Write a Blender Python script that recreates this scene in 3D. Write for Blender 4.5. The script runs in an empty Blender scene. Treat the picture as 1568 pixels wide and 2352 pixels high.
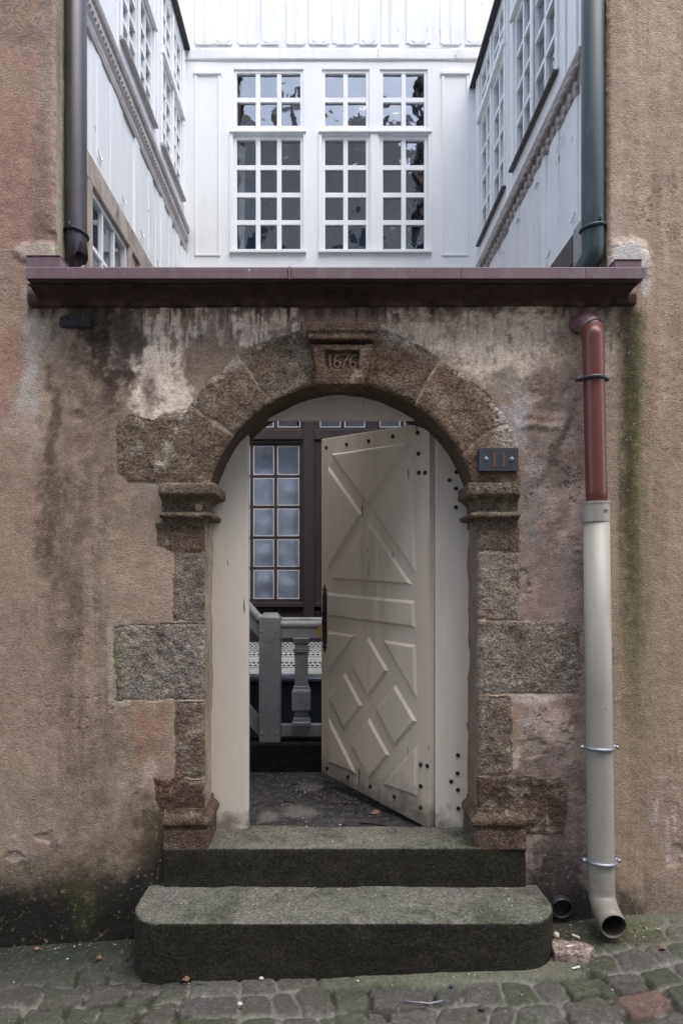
import bpy, bmesh, math, random
import numpy as np
from mathutils import Vector, Matrix

random.seed(7)
RNG = np.random.default_rng(11)
SC = bpy.context.scene
COL = SC.collection

# ------------------------------------------------------------------ camera numbers
F = 1484.0            # focal length in units of a 1568 px wide picture
VX, VY = 755.0, 1330.0  # vanishing point of the courtyard walls
CH = 1.70             # eye height
D0 = 3.10             # distance from the eye to the street face of the gate wall (y = 0)
M0 = D0 / F


def W(px, py, D):
    return Vector(((px - VX) * D / F, D - D0, CH - (py - VY) * D / F))


def zz(py, D=D0):
    return CH - (py - VY) * D / F


def xx(px, D=D0):
    return (px - VX) * D / F


# ------------------------------------------------------------------ small utilities
def lin(c):
    c = c / 255.0
    return c / 12.92 if c <= 0.04045 else ((c + 0.055) / 1.055) ** 2.4


def S(r, g, b, k=1.0):
    return np.array([lin(r) * k, lin(g) * k, lin(b) * k])


def sstep(a, b, x):
    t = np.clip((x - a) / (b - a), 0, 1)
    return t * t * (3 - 2 * t)


def _hash(ix, iy, iz, seed):
    h = (ix * 73856093) ^ (iy * 19349663) ^ (iz * 83492791) ^ (seed * 2654435761)
    h = h & 0xffffffff
    h = ((h ^ (h >> 15)) * 2246822519) & 0xffffffff
    h = ((h ^ (h >> 13)) * 3266489917) & 0xffffffff
    h = h ^ (h >> 16)
    return (h & 0xffff) / 32767.5 - 1.0


def vn2(x, y, seed):
    x0 = np.floor(x); y0 = np.floor(y)
    ix = x0.astype(np.int64); iy = y0.astype(np.int64)
    fx = x - x0; fy = y - y0
    fx = fx * fx * fx * (fx * (fx * 6 - 15) + 10)
    fy = fy * fy * fy * (fy * (fy * 6 - 15) + 10)
    a = _hash(ix, iy, 0, seed); b = _hash(ix + 1, iy, 0, seed)
    c = _hash(ix, iy + 1, 0, seed); d = _hash(ix + 1, iy + 1, 0, seed)
    return (a + (b - a) * fx) * (1 - fy) + (c + (d - c) * fx) * fy


def fb2(x, y, seed=1, octv=3, gain=0.5):
    r = 0; a = 1.0; t = 0
    for k in range(octv):
        # rotate each octave so that the lattice does not show
        ca, sa = math.cos(0.6 + k * 1.1), math.sin(0.6 + k * 1.1)
        f = 2.03 ** k
        r = r + a * vn2((x * ca - y * sa) * f + 17.3 * k, (x * sa + y * ca) * f - 9.1 * k, seed + k * 13)
        t += a; a *= gain
    return r / t


def vn3(x, y, z, seed):
    x0 = np.floor(x); y0 = np.floor(y); z0 = np.floor(z)
    ix = x0.astype(np.int64); iy = y0.astype(np.int64); iz = z0.astype(np.int64)
    fx = x - x0; fy = y - y0; fz = z - z0
    fx = fx * fx * (3 - 2 * fx); fy = fy * fy * (3 - 2 * fy); fz = fz * fz * (3 - 2 * fz)
    r = 0
    for dz in (0, 1):
        a = _hash(ix, iy, iz + dz, seed); b = _hash(ix + 1, iy, iz + dz, seed)
        c = _hash(ix, iy + 1, iz + dz, seed); d = _hash(ix + 1, iy + 1, iz + dz, seed)
        v = (a + (b - a) * fx) * (1 - fy) + (c + (d - c) * fx) * fy
        r = r + v * (fz if dz else 1 - fz)
    return r


def fb3(p, s, seed=1, octv=3, gain=0.5):
    r = 0; a = 1.0; t = 0
    for k in range(octv):
        f = s * 2.03 ** k
        r = r + a * vn3(p[:, 0] * f + 5.1 * k, p[:, 1] * f + 2.7 * k, p[:, 2] * f - 3.3 * k, seed + 17 * k)
        t += a; a *= gain
    return r / t


# ------------------------------------------------------------------ materials
def new_mat(name):
    m = bpy.data.materials.new(name)
    m.use_nodes = True
    nt = m.node_tree
    return m, nt, nt.nodes['Principled BSDF']


def N(nt, kind, **kw):
    n = nt.nodes.new(kind)
    for k, v in kw.items():
        if k in n.inputs:
            n.inputs[k].default_value = v
        else:
            setattr(n, k, v)
    return n


def noise(nt, vec, scale, detail=3.0, rough=0.55, dist=0.0):
    n = N(nt, 'ShaderNodeTexNoise', Scale=scale, Detail=detail, Roughness=rough, Distortion=dist)
    nt.links.new(vec, n.inputs['Vector'])
    return n.outputs['Fac']


def ramp(nt, fac, a, b, lo=0.3, hi=0.7):
    r = N(nt, 'ShaderNodeMapRange')
    r.inputs['From Min'].default_value = lo; r.inputs['From Max'].default_value = hi
    r.inputs['To Min'].default_value = a; r.inputs['To Max'].default_value = b
    nt.links.new(fac, r.inputs['Value'])
    return r.outputs['Result']


def mulcol(nt, col, fac):
    m = N(nt, 'ShaderNodeVectorMath', operation='SCALE')
    nt.links.new(col, m.inputs[0]); nt.links.new(fac, m.inputs['Scale'])
    return m.outputs['Vector']


def mat_vcol(name, grain=110.0, contrast=0.45, bump=0.9, bdist=0.004, stretch=(1, 1, 1), rot=(0, 0, 0), rough=0.92, spec=0.25, fine=None):
    """rough masonry: colours come from the mesh, grain and pits from noise"""
    m, nt, b = new_mat(name)
    tc = N(nt, 'ShaderNodeTexCoord')
    mp = N(nt, 'ShaderNodeMapping')
    mp.inputs['Rotation'].default_value = rot
    mp.inputs['Scale'].default_value = stretch
    nt.links.new(tc.outputs['Object'], mp.inputs['Vector'])
    v = mp.outputs['Vector']
    at = N(nt, 'ShaderNodeAttribute', attribute_name='Col')
    n1 = noise(nt, v, grain, 3.0, 0.62)
    n2 = noise(nt, tc.outputs['Object'], grain * 0.22, 4.0, 0.6)
    c = mulcol(nt, at.outputs['Color'], ramp(nt, n1, 1 - contrast, 1 + contrast))
    c = mulcol(nt, c, ramp(nt, n2, 0.86, 1.14))
    nt.links.new(c, b.inputs['Base Color'])
    b.inputs['Roughness'].default_value = rough
    b.inputs['Specular IOR Level'].default_value = spec
    bp = N(nt, 'ShaderNodeBump', Strength=bump, Distance=bdist)
    nt.links.new(n1, bp.inputs['Height'])
    last = bp
    if fine:
        n3 = noise(nt, tc.outputs['Object'], fine, 2.0, 0.5)
        b2 = N(nt, 'ShaderNodeBump', Strength=bump * 0.6, Distance=bdist * 0.4)
        nt.links.new(n3, b2.inputs['Height'])
        nt.links.new(bp.outputs['Normal'], b2.inputs['Normal'])
        last = b2
    nt.links.new(last.outputs['Normal'], b.inputs['Normal'])
    return m


def mat_flat(name, col, rough=0.6, var=0.10, scale=9.0, bump=0.15, bscale=60.0, bdist=0.002, metal=0.0, spec=0.4, stretch=(1, 1, 1), dirt=None, dirt_amt=0.5, dscale=14.0, chips=None, foot=None):
    m, nt, b = new_mat(name)
    tc = N(nt, 'ShaderNodeTexCoord')
    mp = N(nt, 'ShaderNodeMapping')
    mp.inputs['Scale'].default_value = stretch
    nt.links.new(tc.outputs['Object'], mp.inputs['Vector'])
    v = mp.outputs['Vector']
    rgb = N(nt, 'ShaderNodeRGB')
    rgb.outputs[0].default_value = (*[float(x) for x in col], 1)
    n1 = noise(nt, v, scale, 5.0, 0.6)
    c = mulcol(nt, rgb.outputs[0], ramp(nt, n1, 1 - var, 1 + var))
    if dirt is not None:
        n4 = noise(nt, v, dscale, 6.0, 0.65, 0.4)
        mx = N(nt, 'ShaderNodeMix', data_type='RGBA')
        mx.inputs['B'].default_value = (*[float(x) for x in dirt], 1)
        nt.links.new(ramp(nt, n4, 0, dirt_amt, 0.50, 0.74), mx.inputs['Factor'])
        nt.links.new(c, mx.inputs['A'])
        c = mx.outputs['Result']
    if chips is not None:
        n5 = noise(nt, v, 38.0, 2.0, 0.5)
        mx = N(nt, 'ShaderNodeMix', data_type='RGBA')
        mx.inputs['B'].default_value = (*[float(x) for x in chips], 1)
        nt.links.new(ramp(nt, n5, 0, 1, 0.735, 0.75), mx.inputs['Factor'])
        nt.links.new(c, mx.inputs['A'])
        c = mx.outputs['Result']
    if foot is not None:      # splashed dirt up to a given height
        sp = N(nt, 'ShaderNodeSeparateXYZ'); nt.links.new(tc.outputs['Object'], sp.inputs[0])
        n6 = noise(nt, tc.outputs['Object'], 11.0, 5.0, 0.65)
        ad = N(nt, 'ShaderNodeMath', operation='MULTIPLY_ADD'); ad.inputs[1].default_value = -0.42
        nt.links.new(n6, ad.inputs[0]); nt.links.new(sp.outputs['Z'], ad.inputs[2])
        mx = N(nt, 'ShaderNodeMix', data_type='RGBA')
        mx.inputs['B'].default_value = (*[float(x) for x in S(92, 78, 64)], 1)
        nt.links.new(ramp(nt, ad.outputs[0], 0.75, 0.0, foot[0] - .21, foot[1] - .21), mx.inputs['Factor'])
        nt.links.new(c, mx.inputs['A']); c = mx.outputs['Result']
    nt.links.new(c, b.inputs['Base Color'])
    b.inputs['Roughness'].default_value = rough
    b.inputs['Metallic'].default_value = metal
    b.inputs['Specular IOR Level'].default_value = spec
    if bump:
        n2 = noise(nt, v, bscale, 3.0, 0.6)
        bp = N(nt, 'ShaderNodeBump', Strength=bump, Distance=bdist)
        nt.links.new(n2, bp.inputs['Height'])
        nt.links.new(bp.outputs['Normal'], b.inputs['Normal'])
    return m


def mat_glass(name, refl=1.7, wave=9.0, strength=0.35, ior=1.55, tint=0.8):
    m, nt, b = new_mat(name)
    nt.nodes.remove(b)
    out = nt.nodes['Material Output']
    tc = N(nt, 'ShaderNodeTexCoord')
    n1 = noise(nt, tc.outputs['Object'], wave, 1.5, 0.45, 1.2)
    bp = N(nt, 'ShaderNodeBump', Strength=strength, Distance=0.03)
    nt.links.new(n1, bp.inputs['Height'])
    lw = N(nt, 'ShaderNodeLayerWeight', Blend=0.5)       # facing: the same from both sides of a thin pane
    nt.links.new(bp.outputs['Normal'], lw.inputs['Normal'])
    pw_ = N(nt, 'ShaderNodeMath', operation='POWER'); pw_.inputs[1].default_value = 4.0
    nt.links.new(lw.outputs['Facing'], pw_.inputs[0])
    mul = N(nt, 'ShaderNodeMath', operation='MULTIPLY_ADD', use_clamp=True)
    f0 = ((ior - 1) / (ior + 1)) ** 2 * refl
    mul.inputs[1].default_value = 1 - f0; mul.inputs[2].default_value = f0
    nt.links.new(pw_.outputs[0], mul.inputs[0])
    gl = N(nt, 'ShaderNodeBsdfGlossy', Roughness=0.03)
    gl.inputs['Color'].default_value = (0.93, 0.96, 1, 1)
    nt.links.new(bp.outputs['Normal'], gl.inputs['Normal'])
    tr = N(nt, 'ShaderNodeBsdfTransparent')
    tr.inputs['Color'].default_value = (tint, tint, tint, 1)
    mx = N(nt, 'ShaderNodeMixShader')
    nt.links.new(mul.outputs[0], mx.inputs[0])
    nt.links.new(tr.outputs[0], mx.inputs[1]); nt.links.new(gl.outputs[0], mx.inputs[2])
    nt.links.new(mx.outputs[0], out.inputs['Surface'])
    return m


RX = (0, math.radians(35), 0)
MT = {}
MT['plaster'] = mat_vcol('plaster', 84.0, 0.28, 0.62, 0.0068, (1.0, 1.0, 1.75), (0, math.radians(32), 0), fine=310.0)
MT['stone'] = mat_vcol('stone', 92.0, 0.72, 1.0, 0.0115, (1, 1, 1.35), (0, math.radians(28), 0), fine=330.0)
MT['step_stone'] = mat_vcol('step_stone', 80.0, 0.60, 1.0, 0.0085, (1, 1, 1), (0, 0, 0), fine=320.0)
MT['cobble'] = mat_vcol('cobble', 75.0, 0.30, 0.7, 0.004, (1, 1, 1), (0, 0, 0), 0.8, 0.35, fine=260.0)
MT['grit'] = mat_vcol('grit', 60.0, 0.25, 0.3, 0.002)
MT['white'] = mat_flat('white_gloss_paint', (0.84, 0.86, 0.865), 0.42, 0.04, 2.2, 0.16, 22.0, 0.003, stretch=(1, 1, 0.3), dirt=S(214, 214, 210), dirt_amt=0.3, dscale=5)
MT['white_old'] = mat_flat('white_old_paint', (0.82, 0.84, 0.845), 0.5, 0.06, 4.0, 0.35, 20.0, 0.004, stretch=(1, 1, 0.2), dirt=S(176, 170, 162), dirt_amt=0.28, dscale=5, chips=S(160, 150, 140))
MT['carved_grey'] = mat_flat('carved_moulding_paint', S(176, 172, 170), 0.7, 0.14, 12.0, 0.4, 70.0, 0.004, dirt=S(96, 82, 70), dirt_amt=0.5, dscale=22)
MT['cream'] = mat_flat('cream_door_paint', (0.63, 0.55, 0.45), 0.42, 0.07, 5.0, 0.4, 60.0, 0.0016, stretch=(1, 1, 0.12), dirt=S(96, 80, 66), dirt_amt=0.40, dscale=3.2, chips=S(92, 78, 66), foot=(.44, .62))
MT['cream_frame'] = mat_flat('cream_frame_paint', (0.71, 0.65, 0.565), 0.48, 0.05, 4.0, 0.35, 50.0, 0.0016, stretch=(1, 1, 0.12), dirt=S(130, 116, 100), dirt_amt=0.28, dscale=3.0, chips=S(120, 106, 92), foot=(.40, .52))
MT['brown_wood'] = mat_flat('dark_brown_timber', S(66, 58, 58), 0.55, 0.22, 7.0, 0.35, 40.0, 0.003, stretch=(1, 1, 0.2))
MT['brown_wood_h'] = mat_flat('dark_brown_rail', S(70, 61, 60), 0.55, 0.22, 7.0, 0.35, 40.0, 0.003, stretch=(0.2, 1, 1))
MT['old_wood'] = mat_flat('weathered_timber', S(176, 166, 154), 0.85, 0.22, 6.0, 0.6, 45.0, 0.004, stretch=(1, 1, 0.35), dirt=S(82, 66, 54), dirt_amt=0.9, dscale=9)
MT['grey_paint'] = mat_flat('grey_balustrade_paint', S(150, 151, 153), 0.5, 0.10, 6.0, 0.25, 50.0, 0.002, dirt=S(84, 78, 70), dirt_amt=0.6, dscale=9)
MT['coping'] = mat_flat('purple_brown_metal', S(112, 90, 94), 0.5, 0.16, 5.0, 0.15, 50.0, 0.002, spec=0.5, stretch=(1, 1, 0.4), dirt=S(150, 148, 152), dirt_amt=0.35, dscale=16, chips=S(170, 170, 175))
MT['rust_pipe'] = mat_flat('red_brown_plastic', S(108, 60, 52), 0.36, 0.10, 7.0, 0.05, 50.0, 0.001, spec=0.5, chips=S(150, 110, 100))
MT['bend'] = mat_flat('faded_purple_brown_plastic', S(118, 88, 90), 0.4, 0.12, 7.0, 0.05, 50.0, 0.001, spec=0.5, chips=S(180, 170, 170))
MT['pale_pipe'] = mat_flat('pale_grey_plastic', S(158, 153, 142), 0.42, 0.05, 5.0, 0.05, 50.0, 0.001, spec=0.45, stretch=(1, 1, 0.35), dirt=S(112, 102, 88), dirt_amt=0.5, dscale=6, chips=S(100, 92, 80), foot=(.10, .38))
MT['pipe_inside'] = mat_flat('dark_pipe_inside', S(70, 62, 54), 0.8, 0.2, 12.0, 0.2)
MT['dark_pipe'] = mat_flat('dark_grey_pipe', S(60, 58, 62), 0.42, 0.12, 6.0, 0.1, 40.0, 0.002, spec=0.5, stretch=(1, 1, 0.3), dirt=S(120, 112, 110), dirt_amt=0.3, dscale=9)
MT['green_pipe'] = mat_flat('dark_green_pipe', S(34, 50, 50), 0.42, 0.16, 6.0, 0.12, 40.0, 0.002, spec=0.5, stretch=(1, 1, 0.3), dirt=S(92, 108, 108), dirt_amt=0.4, dscale=12)
MT['steel'] = mat_flat('galvanised_steel', S(150, 154, 158), 0.4, 0.1, 20.0, 0.1, metal=0.7)
MT['tread'] = mat_flat('galvanised_tread', S(176, 178, 178), 0.5, 0.14, 14.0, 0.15, metal=0.25)
MT['black_iron'] = mat_flat('black_iron', S(22, 22, 25), 0.45, 0.15, 20.0, 0.2, 90.0, 0.001, spec=0.5)
MT['plate'] = mat_flat('dark_plate', S(58, 61, 66), 0.42, 0.22, 16.0, 0.08, spec=0.55)
MT['copper'] = mat_flat('copper_orange', S(126, 82, 56), 0.5, 0.2, 40.0, 0.1)
MT['screw'] = mat_flat('dull_screw', S(140, 142, 138), 0.45, 0.1, 40.0, 0.1, metal=0.4)
MT['slate_blue'] = mat_flat('slate_blue_paint', S(66, 78, 92), 0.5, 0.12, 6.0, 0.2)
MT['blue_pipe'] = mat_flat('dark_blue_nosing', S(44, 58, 78), 0.35, 0.1, 9.0, 0.1, spec=0.5)
MT['black_kerb'] = mat_flat('black_damp_stone', S(38, 37, 38), 0.85, 0.3, 9.0, 0.6, 60.0, 0.006)
MT['curtain'] = mat_flat('pale_curtain', S(214, 230, 252), 0.95, 0.08, 5.0, 0.1)
MT['room'] = mat_flat('dim_room', S(46, 42, 40), 0.9, 0.1, 3.0, 0)
MT['putty'] = mat_flat('white_putty', (0.75, 0.76, 0.77), 0.5, 0.05, 20.0, 0)
MT['iron_strip'] = mat_flat('black_eave_strip', S(36, 38, 42), 0.5, 0.15, 9.0, 0.1)
MT['yellow'] = mat_flat('yellow_tag', S(206, 160, 40), 0.5, 0.1, 40.0, 0)
MT['brick'] = mat_flat('broken_brick', S(150, 116, 104), 0.95, 0.35, 40.0, 0.7, 120.0, 0.004, dirt=S(190, 180, 170), dirt_amt=0.8, dscale=40)
MT['butt'] = mat_flat('white_paper', S(215, 212, 205), 0.8, 0.06, 60.0, 0.1)
MT['pebble'] = mat_flat('pale_pebble', S(200, 194, 184), 0.85, 0.12, 60.0, 0.2, 200.0, 0.001)
MT['leaf'] = mat_flat('dry_leaf', S(112, 84, 66), 0.8, 0.25, 60.0, 0.2)
MT['twig'] = mat_flat('brown_twig', S(74, 62, 52), 0.9, 0.2, 60.0, 0.3)
MT['roof'] = mat_flat('roof_slate', S(140, 132, 126), 0.8, 0.2, 9.0, 0.4)
MT['far_plaster'] = mat_flat('opposite_plaster', S(186, 182, 178), 0.9, 0.15, 2.0, 0.2)
MT['house_render'] = mat_flat('house_render', S(156, 132, 112), 0.92, 0.3, 1.6, 0.7, 80.0, 0.007, spec=0.25, dirt=S(120, 98, 82), dirt_amt=0.5, dscale=1.3)
MT['slate'] = mat_flat('slate_shard', S(66, 66, 66), 0.8, 0.25, 40.0, 0.6, 120.0, 0.004)
MT['glass'] = mat_glass('wavy_window_glass', 4.2, 9.0, 0.025, 1.6, 0.6)
MT['glass_low'] = mat_glass('flat_window_glass', 1.6, 3.0, 0.06, 1.5, 0.95)
MT['dark_stain'] = mat_flat('grimy_reveal', S(120, 104, 90), 0.9, 0.15, 8.0, 0.5, 90.0, 0.004)


# ------------------------------------------------------------------ object helpers
def tag(o, label=None, cat=None, group=None, kind=None):
    if label: o['label'] = label
    if cat: o['category'] = cat
    if group: o['group'] = group
    if kind: o['kind'] = kind
    return o


def thing(name, label, cat, loc=(0, 0, 0), rotz=0.0, group=None):
    o = bpy.data.objects.new(name, None)
    COL.objects.link(o)
    o.location = loc
    o.rotation_euler = (0, 0, rotz)
    o.empty_display_size = 0.1
    return tag(o, label, cat, group)


def link(name, me, mat, parent=None, world=False):
    o = bpy.data.objects.new(name, me)
    COL.objects.link(o)
    if mat is not None:
        me.materials.append(mat)
    if parent is not None:
        o.parent = parent
        if world:   # mesh was given in world coordinates
            mw = Matrix.Translation(parent.location) @ parent.rotation_euler.to_matrix().to_4x4()
            o.matrix_parent_inverse = mw.inverted()
    return o


def npmesh(name, V, Q, col=None, smooth=True):
    me = bpy.data.meshes.new(name)
    V = np.ascontiguousarray(V, dtype=np.float32); Q = np.ascontiguousarray(Q, dtype=np.int32)
    n, k = Q.shape
    me.vertices.add(len(V)); me.vertices.foreach_set('co', V.ravel())
    me.loops.add(n * k); me.loops.foreach_set('vertex_index', Q.ravel())
    me.polygons.add(n); me.polygons.foreach_set('loop_start', np.arange(0, n * k, k, dtype=np.int32))
    me.update(calc_edges=True)
    me.polygons.foreach_set('use_smooth', np.full(n, smooth, dtype=bool))
    if col is not None:
        ca = me.color_attributes.new('Col', 'FLOAT_COLOR', 'POINT')
        rgba = np.ones((len(V), 4), dtype=np.float32); rgba[:, :3] = col
        ca.data.foreach_set('color', rgba.ravel())
    return me


class MB:
    """collects simple solids that become ONE mesh"""

    def __init__(s):
        s.v = []; s.f = []

    def add(s, vs, fs):
        o = len(s.v)
        s.v += [tuple(p) for p in vs]
        s.f += [tuple(i + o for i in f) for f in fs]
        return s

    def box(s, x0, x1, y0, y1, z0, z1):
        return s.add([(x0, y0, z0), (x1, y0, z0), (x1, y1, z0), (x0, y1, z0), (x0, y0, z1), (x1, y0, z1), (x1, y1, z1), (x0, y1, z1)],
                     [(0, 3, 2, 1), (4, 5, 6, 7), (0, 1, 5, 4), (1, 2, 6, 5), (2, 3, 7, 6), (3, 0, 4, 7)])

    def prism(s, pts, y0, y1):
        """pts: (x, z) outline, counter-clockwise seen from -y; y0 is the front"""
        n = len(pts)
        vs = [(p[0], y0, p[1]) for p in pts] + [(p[0], y1, p[1]) for p in pts]
        fs = [tuple(range(n)), tuple(range(2 * n - 1, n - 1, -1))]
        fs += [(i + n, (i + 1) % n + n, (i + 1) % n, i)[::1] for i in range(n)]
        return s.add(vs, fs)

    def prismx(s, pts, x0, x1):
        """pts: (y, z) profile extruded along x"""
        n = len(pts)
        vs = [(x0, p[0], p[1]) for p in pts] + [(x1, p[0], p[1]) for p in pts]
        fs = [tuple(range(n)), tuple(range(2 * n - 1, n - 1, -1))]
        fs += [(i, i + n, (i + 1) % n + n, (i + 1) % n) for i in range(n)]
        return s.add(vs, fs)

    def hull(s, a, b):
        """two matching rings joined"""
        n = len(a)
        fs = [tuple(range(n))[::-1], tuple(range(n, 2 * n))]
        fs += [(i, (i + 1) % n, (i + 1) % n + n, i + n) for i in range(n)]
        return s.add(list(a) + list(b), fs)

    def tube(s, path, r, n=20, inner=None, caps=True, squash=None):
        path = [Vector(p) for p in path]
        rs = r if isinstance(r, (list, tuple)) else [r] * len(path)
        rings = []
        t0 = (path[1] - path[0]).normalized()
        up = Vector((0, 0, 1)) if abs(t0.z) < 0.9 else Vector((0, -1, 0))
        nx = t0.cross(up).normalized()
        for i, p in enumerate(path):
            if i == 0: t = path[1] - path[0]
            elif i == len(path) - 1: t = path[-1] - path[-2]
            else: t = (path[i + 1] - path[i]).normalized() + (path[i] - path[i - 1]).normalized()
            t.normalize()
            nx = (nx - t * nx.dot(t)).normalized()
            ny = t.cross(nx)
            k = 1.0
            if 0 < i < len(path) - 1:
                c = (path[i + 1] - path[i]).normalized().dot((path[i] - path[i - 1]).normalized())
                k = 1.0
            rings.append([p + (nx * math.cos(2 * math.pi * j / n) + ny * math.sin(2 * math.pi * j / n)) * rs[i] * k for j in range(n)])
        o = len(s.v)
        vs = [q for rg in rings for q in rg]
        fs = []
        for i in range(len(rings) - 1):
            for j in range(n):
                fs.append((i * n + j, i * n + (j + 1) % n, (i + 1) * n + (j + 1) % n, (i + 1) * n + j))
        if caps and inner is None:
            fs.append(tuple(range(n))[::-1]); fs.append(tuple(range((len(rings) - 1) * n, len(rings) * n)))
        if inner is not None:
            m = len(vs)
            for i, rg in enumerate(rings):
                vs += [path[i] + (q - path[i]) * ((rs[i] - inner) / rs[i]) for q in rg]
            for i in range(len(rings) - 1):
                for j in range(n):
                    fs.append((m + (i + 1) * n + j, m + (i + 1) * n + (j + 1) % n, m + i * n + (j + 1) % n, m + i * n + j))
            L = (len(rings) - 1) * n
            for j in range(n):
                fs.append((j, m + j, m + (j + 1) % n, (j + 1) % n))
                fs.append((L + j, L + (j + 1) % n, m + L + (j + 1) % n, m + L + j))
        return s.add(vs, fs)

    def dome(s, c, nrm, r, h, n=12, rings=4):
        c = Vector(c); nrm = Vector(nrm).normalized()
        a = nrm.orthogonal().normalized(); b = nrm.cross(a)
        vs = []; fs = []
        for i in range(rings):
            th = (math.pi / 2) * i / rings
            rr = r * math.cos(th); hh = h * math.sin(th)
            vs += [c + nrm * hh + (a * math.cos(2 * math.pi * j / n) + b * math.sin(2 * math.pi * j / n)) * rr for j in range(n)]
        vs.append(c + nrm * h)
        for i in range(rings - 1):
            for j in range(n):
                fs.append((i * n + j, i * n + (j + 1) % n, (i + 1) * n + (j + 1) % n, (i + 1) * n + j))
        for j in range(n):
            fs.append(((rings - 1) * n + j, (rings - 1) * n + (j + 1) % n, rings * n))
        return s.add(vs, fs)

    def mesh(s, name, fix=True):
        me = bpy.data.meshes.new(name)
        me.from_pydata([tuple(p) for p in s.v], [], s.f)
        me.update()
        if fix:
            bm = bmesh.new(); bm.from_mesh(me)
            bmesh.ops.recalc_face_normals(bm, faces=bm.faces)
            bm.to_mesh(me); bm.free()
        return me

    def build(s, name, mat, parent=None, bevel=0.0, smooth=False, world=False, segs=2, fix=True):
        me = s.mesh(name, fix)
        if smooth:
            me.polygons.foreach_set('use_smooth', np.full(len(me.polygons), True, dtype=bool))
        o = link(name, me, mat, parent, world)
        if bevel:
            md = o.modifiers.new('bevel', 'BEVEL')
            md.width = bevel; md.segments = segs; md.limit_method = 'ANGLE'; md.angle_limit = math.radians(40)
            md.harden_normals = False
        return o


def rough_solid(name, mb, voxel, colf, mat, parent=None, amp=0.002, scale=45.0, amp2=0.004, scale2=9.0, seed=3, smooth_it=3, world=False, shape=None):
    """union of the solids in mb as one worn stone: remeshed, smoothed, displaced"""
    me = mb.mesh('tmp')
    o = bpy.data.objects.new('tmp', me); COL.objects.link(o)
    md = o.modifiers.new('r', 'REMESH'); md.mode = 'VOXEL'; md.voxel_size = voxel
    if smooth_it:
        sm = o.modifiers.new('s', 'SMOOTH'); sm.iterations = smooth_it; sm.factor = 0.5
    dg = bpy.context.evaluated_depsgraph_get()
    ev = o.evaluated_get(dg)
    m2 = ev.to_mesh()
    n = len(m2.vertices)
    V = np.empty(n * 3, np.float32); m2.vertices.foreach_get('co', V); V = V.reshape(-1, 3).astype(np.float64)
    NN = np.empty(n * 3, np.float32); m2.vertices.foreach_get('normal', NN); NN = NN.reshape(-1, 3)
    nl = len(m2.loops)
    L = np.empty(nl, np.int32); m2.loops.foreach_get('vertex_index', L)
    Q = L.reshape(-1, 4).copy()
    ev.to_mesh_clear()
    bpy.data.objects.remove(o); bpy.data.meshes.remove(me)
    d = amp * fb3(V, scale, seed, 3, 0.6) + amp2 * fb3(V, scale2, seed + 5, 3)
    V = V + NN * d[:, None]
    if shape is not None:
        V = shape(V)
    c = colf(V, NN)
    return link(name, npmesh(name, V, Q, c), mat, parent, world)


def scatter_mesh(name, pts, sizes, cols, seed=1, flat=0.6):
    """many small irregular crumbs in one mesh"""
    rg = np.random.default_rng(seed)
    base = np.array([(1, 0, 0), (0, 1, 0), (-1, 0, 0), (0, -1, 0), (0, 0, 1), (0, 0, -1)], float)
    tri = np.array([(0, 1, 4), (1, 2, 4), (2, 3, 4), (3, 0, 4), (1, 0, 5), (2, 1, 5), (3, 2, 5), (0, 3, 5)])
    V = []; T = []; C = []
    for i, p in enumerate(pts):
        b = base * rg.uniform(0.5, 1.2, (6, 1)) * np.array([rg.uniform(0.6, 1.5), rg.uniform(0.5, 1.0), flat])
        a = rg.uniform(0, 6.28); ca, sa = math.cos(a), math.sin(a)
        b = np.stack([b[:, 0] * ca - b[:, 1] * sa, b[:, 0] * sa + b[:, 1] * ca, b[:, 2]], 1) * sizes[i]
        T.append(tri + 6 * i); V.append(b + p); C.append(np.repeat(cols[i][None], 6, 0))
    return npmesh(name, np.concatenate(V), np.concatenate(T), np.concatenate(C), smooth=False)


# ================================================================== 1. FACADE HEIGHTFIELD
G = 0.006
gx = np.arange(-2.30, 2.36, G); gz = np.arange(-0.20, 4.64, G)
nx, nz = len(gx), len(gz)
X, Z = np.meshgrid(gx, gz)          # shape (nz, nx)
PX = VX + X / M0; PY = VY - (Z - CH) / M0
AXC, AZC, AR = xx(470) * 0.5 + xx(1096) * 0.5, zz(1193), (xx(1096) - xx(470)) / 2   # arch centre and radius


def open_sdf(x, z):
    return np.where(z > AZC, np.hypot(x - AXC, z - AZC), np.abs(x - AXC)) - AR


SD = open_sdf(X, Z)
n_w1 = fb2(PX / 85, PY / 85, 21, 4, 0.6); n_w2 = fb2(PX / 85, PY / 85, 37, 4, 0.6)
n_f1 = fb2(PX / 22, PY / 22, 51, 3, 0.6); n_f2 = fb2(PX / 22, PY / 22, 67, 3, 0.6)
n_lo = fb2(PX / 260, PY / 260, 71, 4, 0.55)
n_mid = fb2(PX / 60, PY / 70, 83, 4, 0.6)
n_str = fb2(PX / 26, PY / 330, 97, 4, 0.6)       # long vertical runs
n_str2 = fb2(PX / 11, PY / 120, 107, 3, 0.6)
n_gr = fb2(PX / 7, PY / 7, 113, 3, 0.65)


def blob(cx, cy, rx, ry, soft=0.4, warp=0.35, fine=0.12, rot=0.0):
    dx = PX - cx; dy = PY - cy
    if rot:
        c, s = math.cos(rot), math.sin(rot)
        dx, dy = dx * c + dy * s, -dx * s + dy * c
    r = np.hypot(dx / rx + 1.7 * warp * n_w1 + 2.2 * fine * n_f1, dy / ry + 1.7 * warp * n_w2 + 2.2 * fine * n_f2)
    return 1 - sstep(1 - soft, 1 + soft, r)


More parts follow.
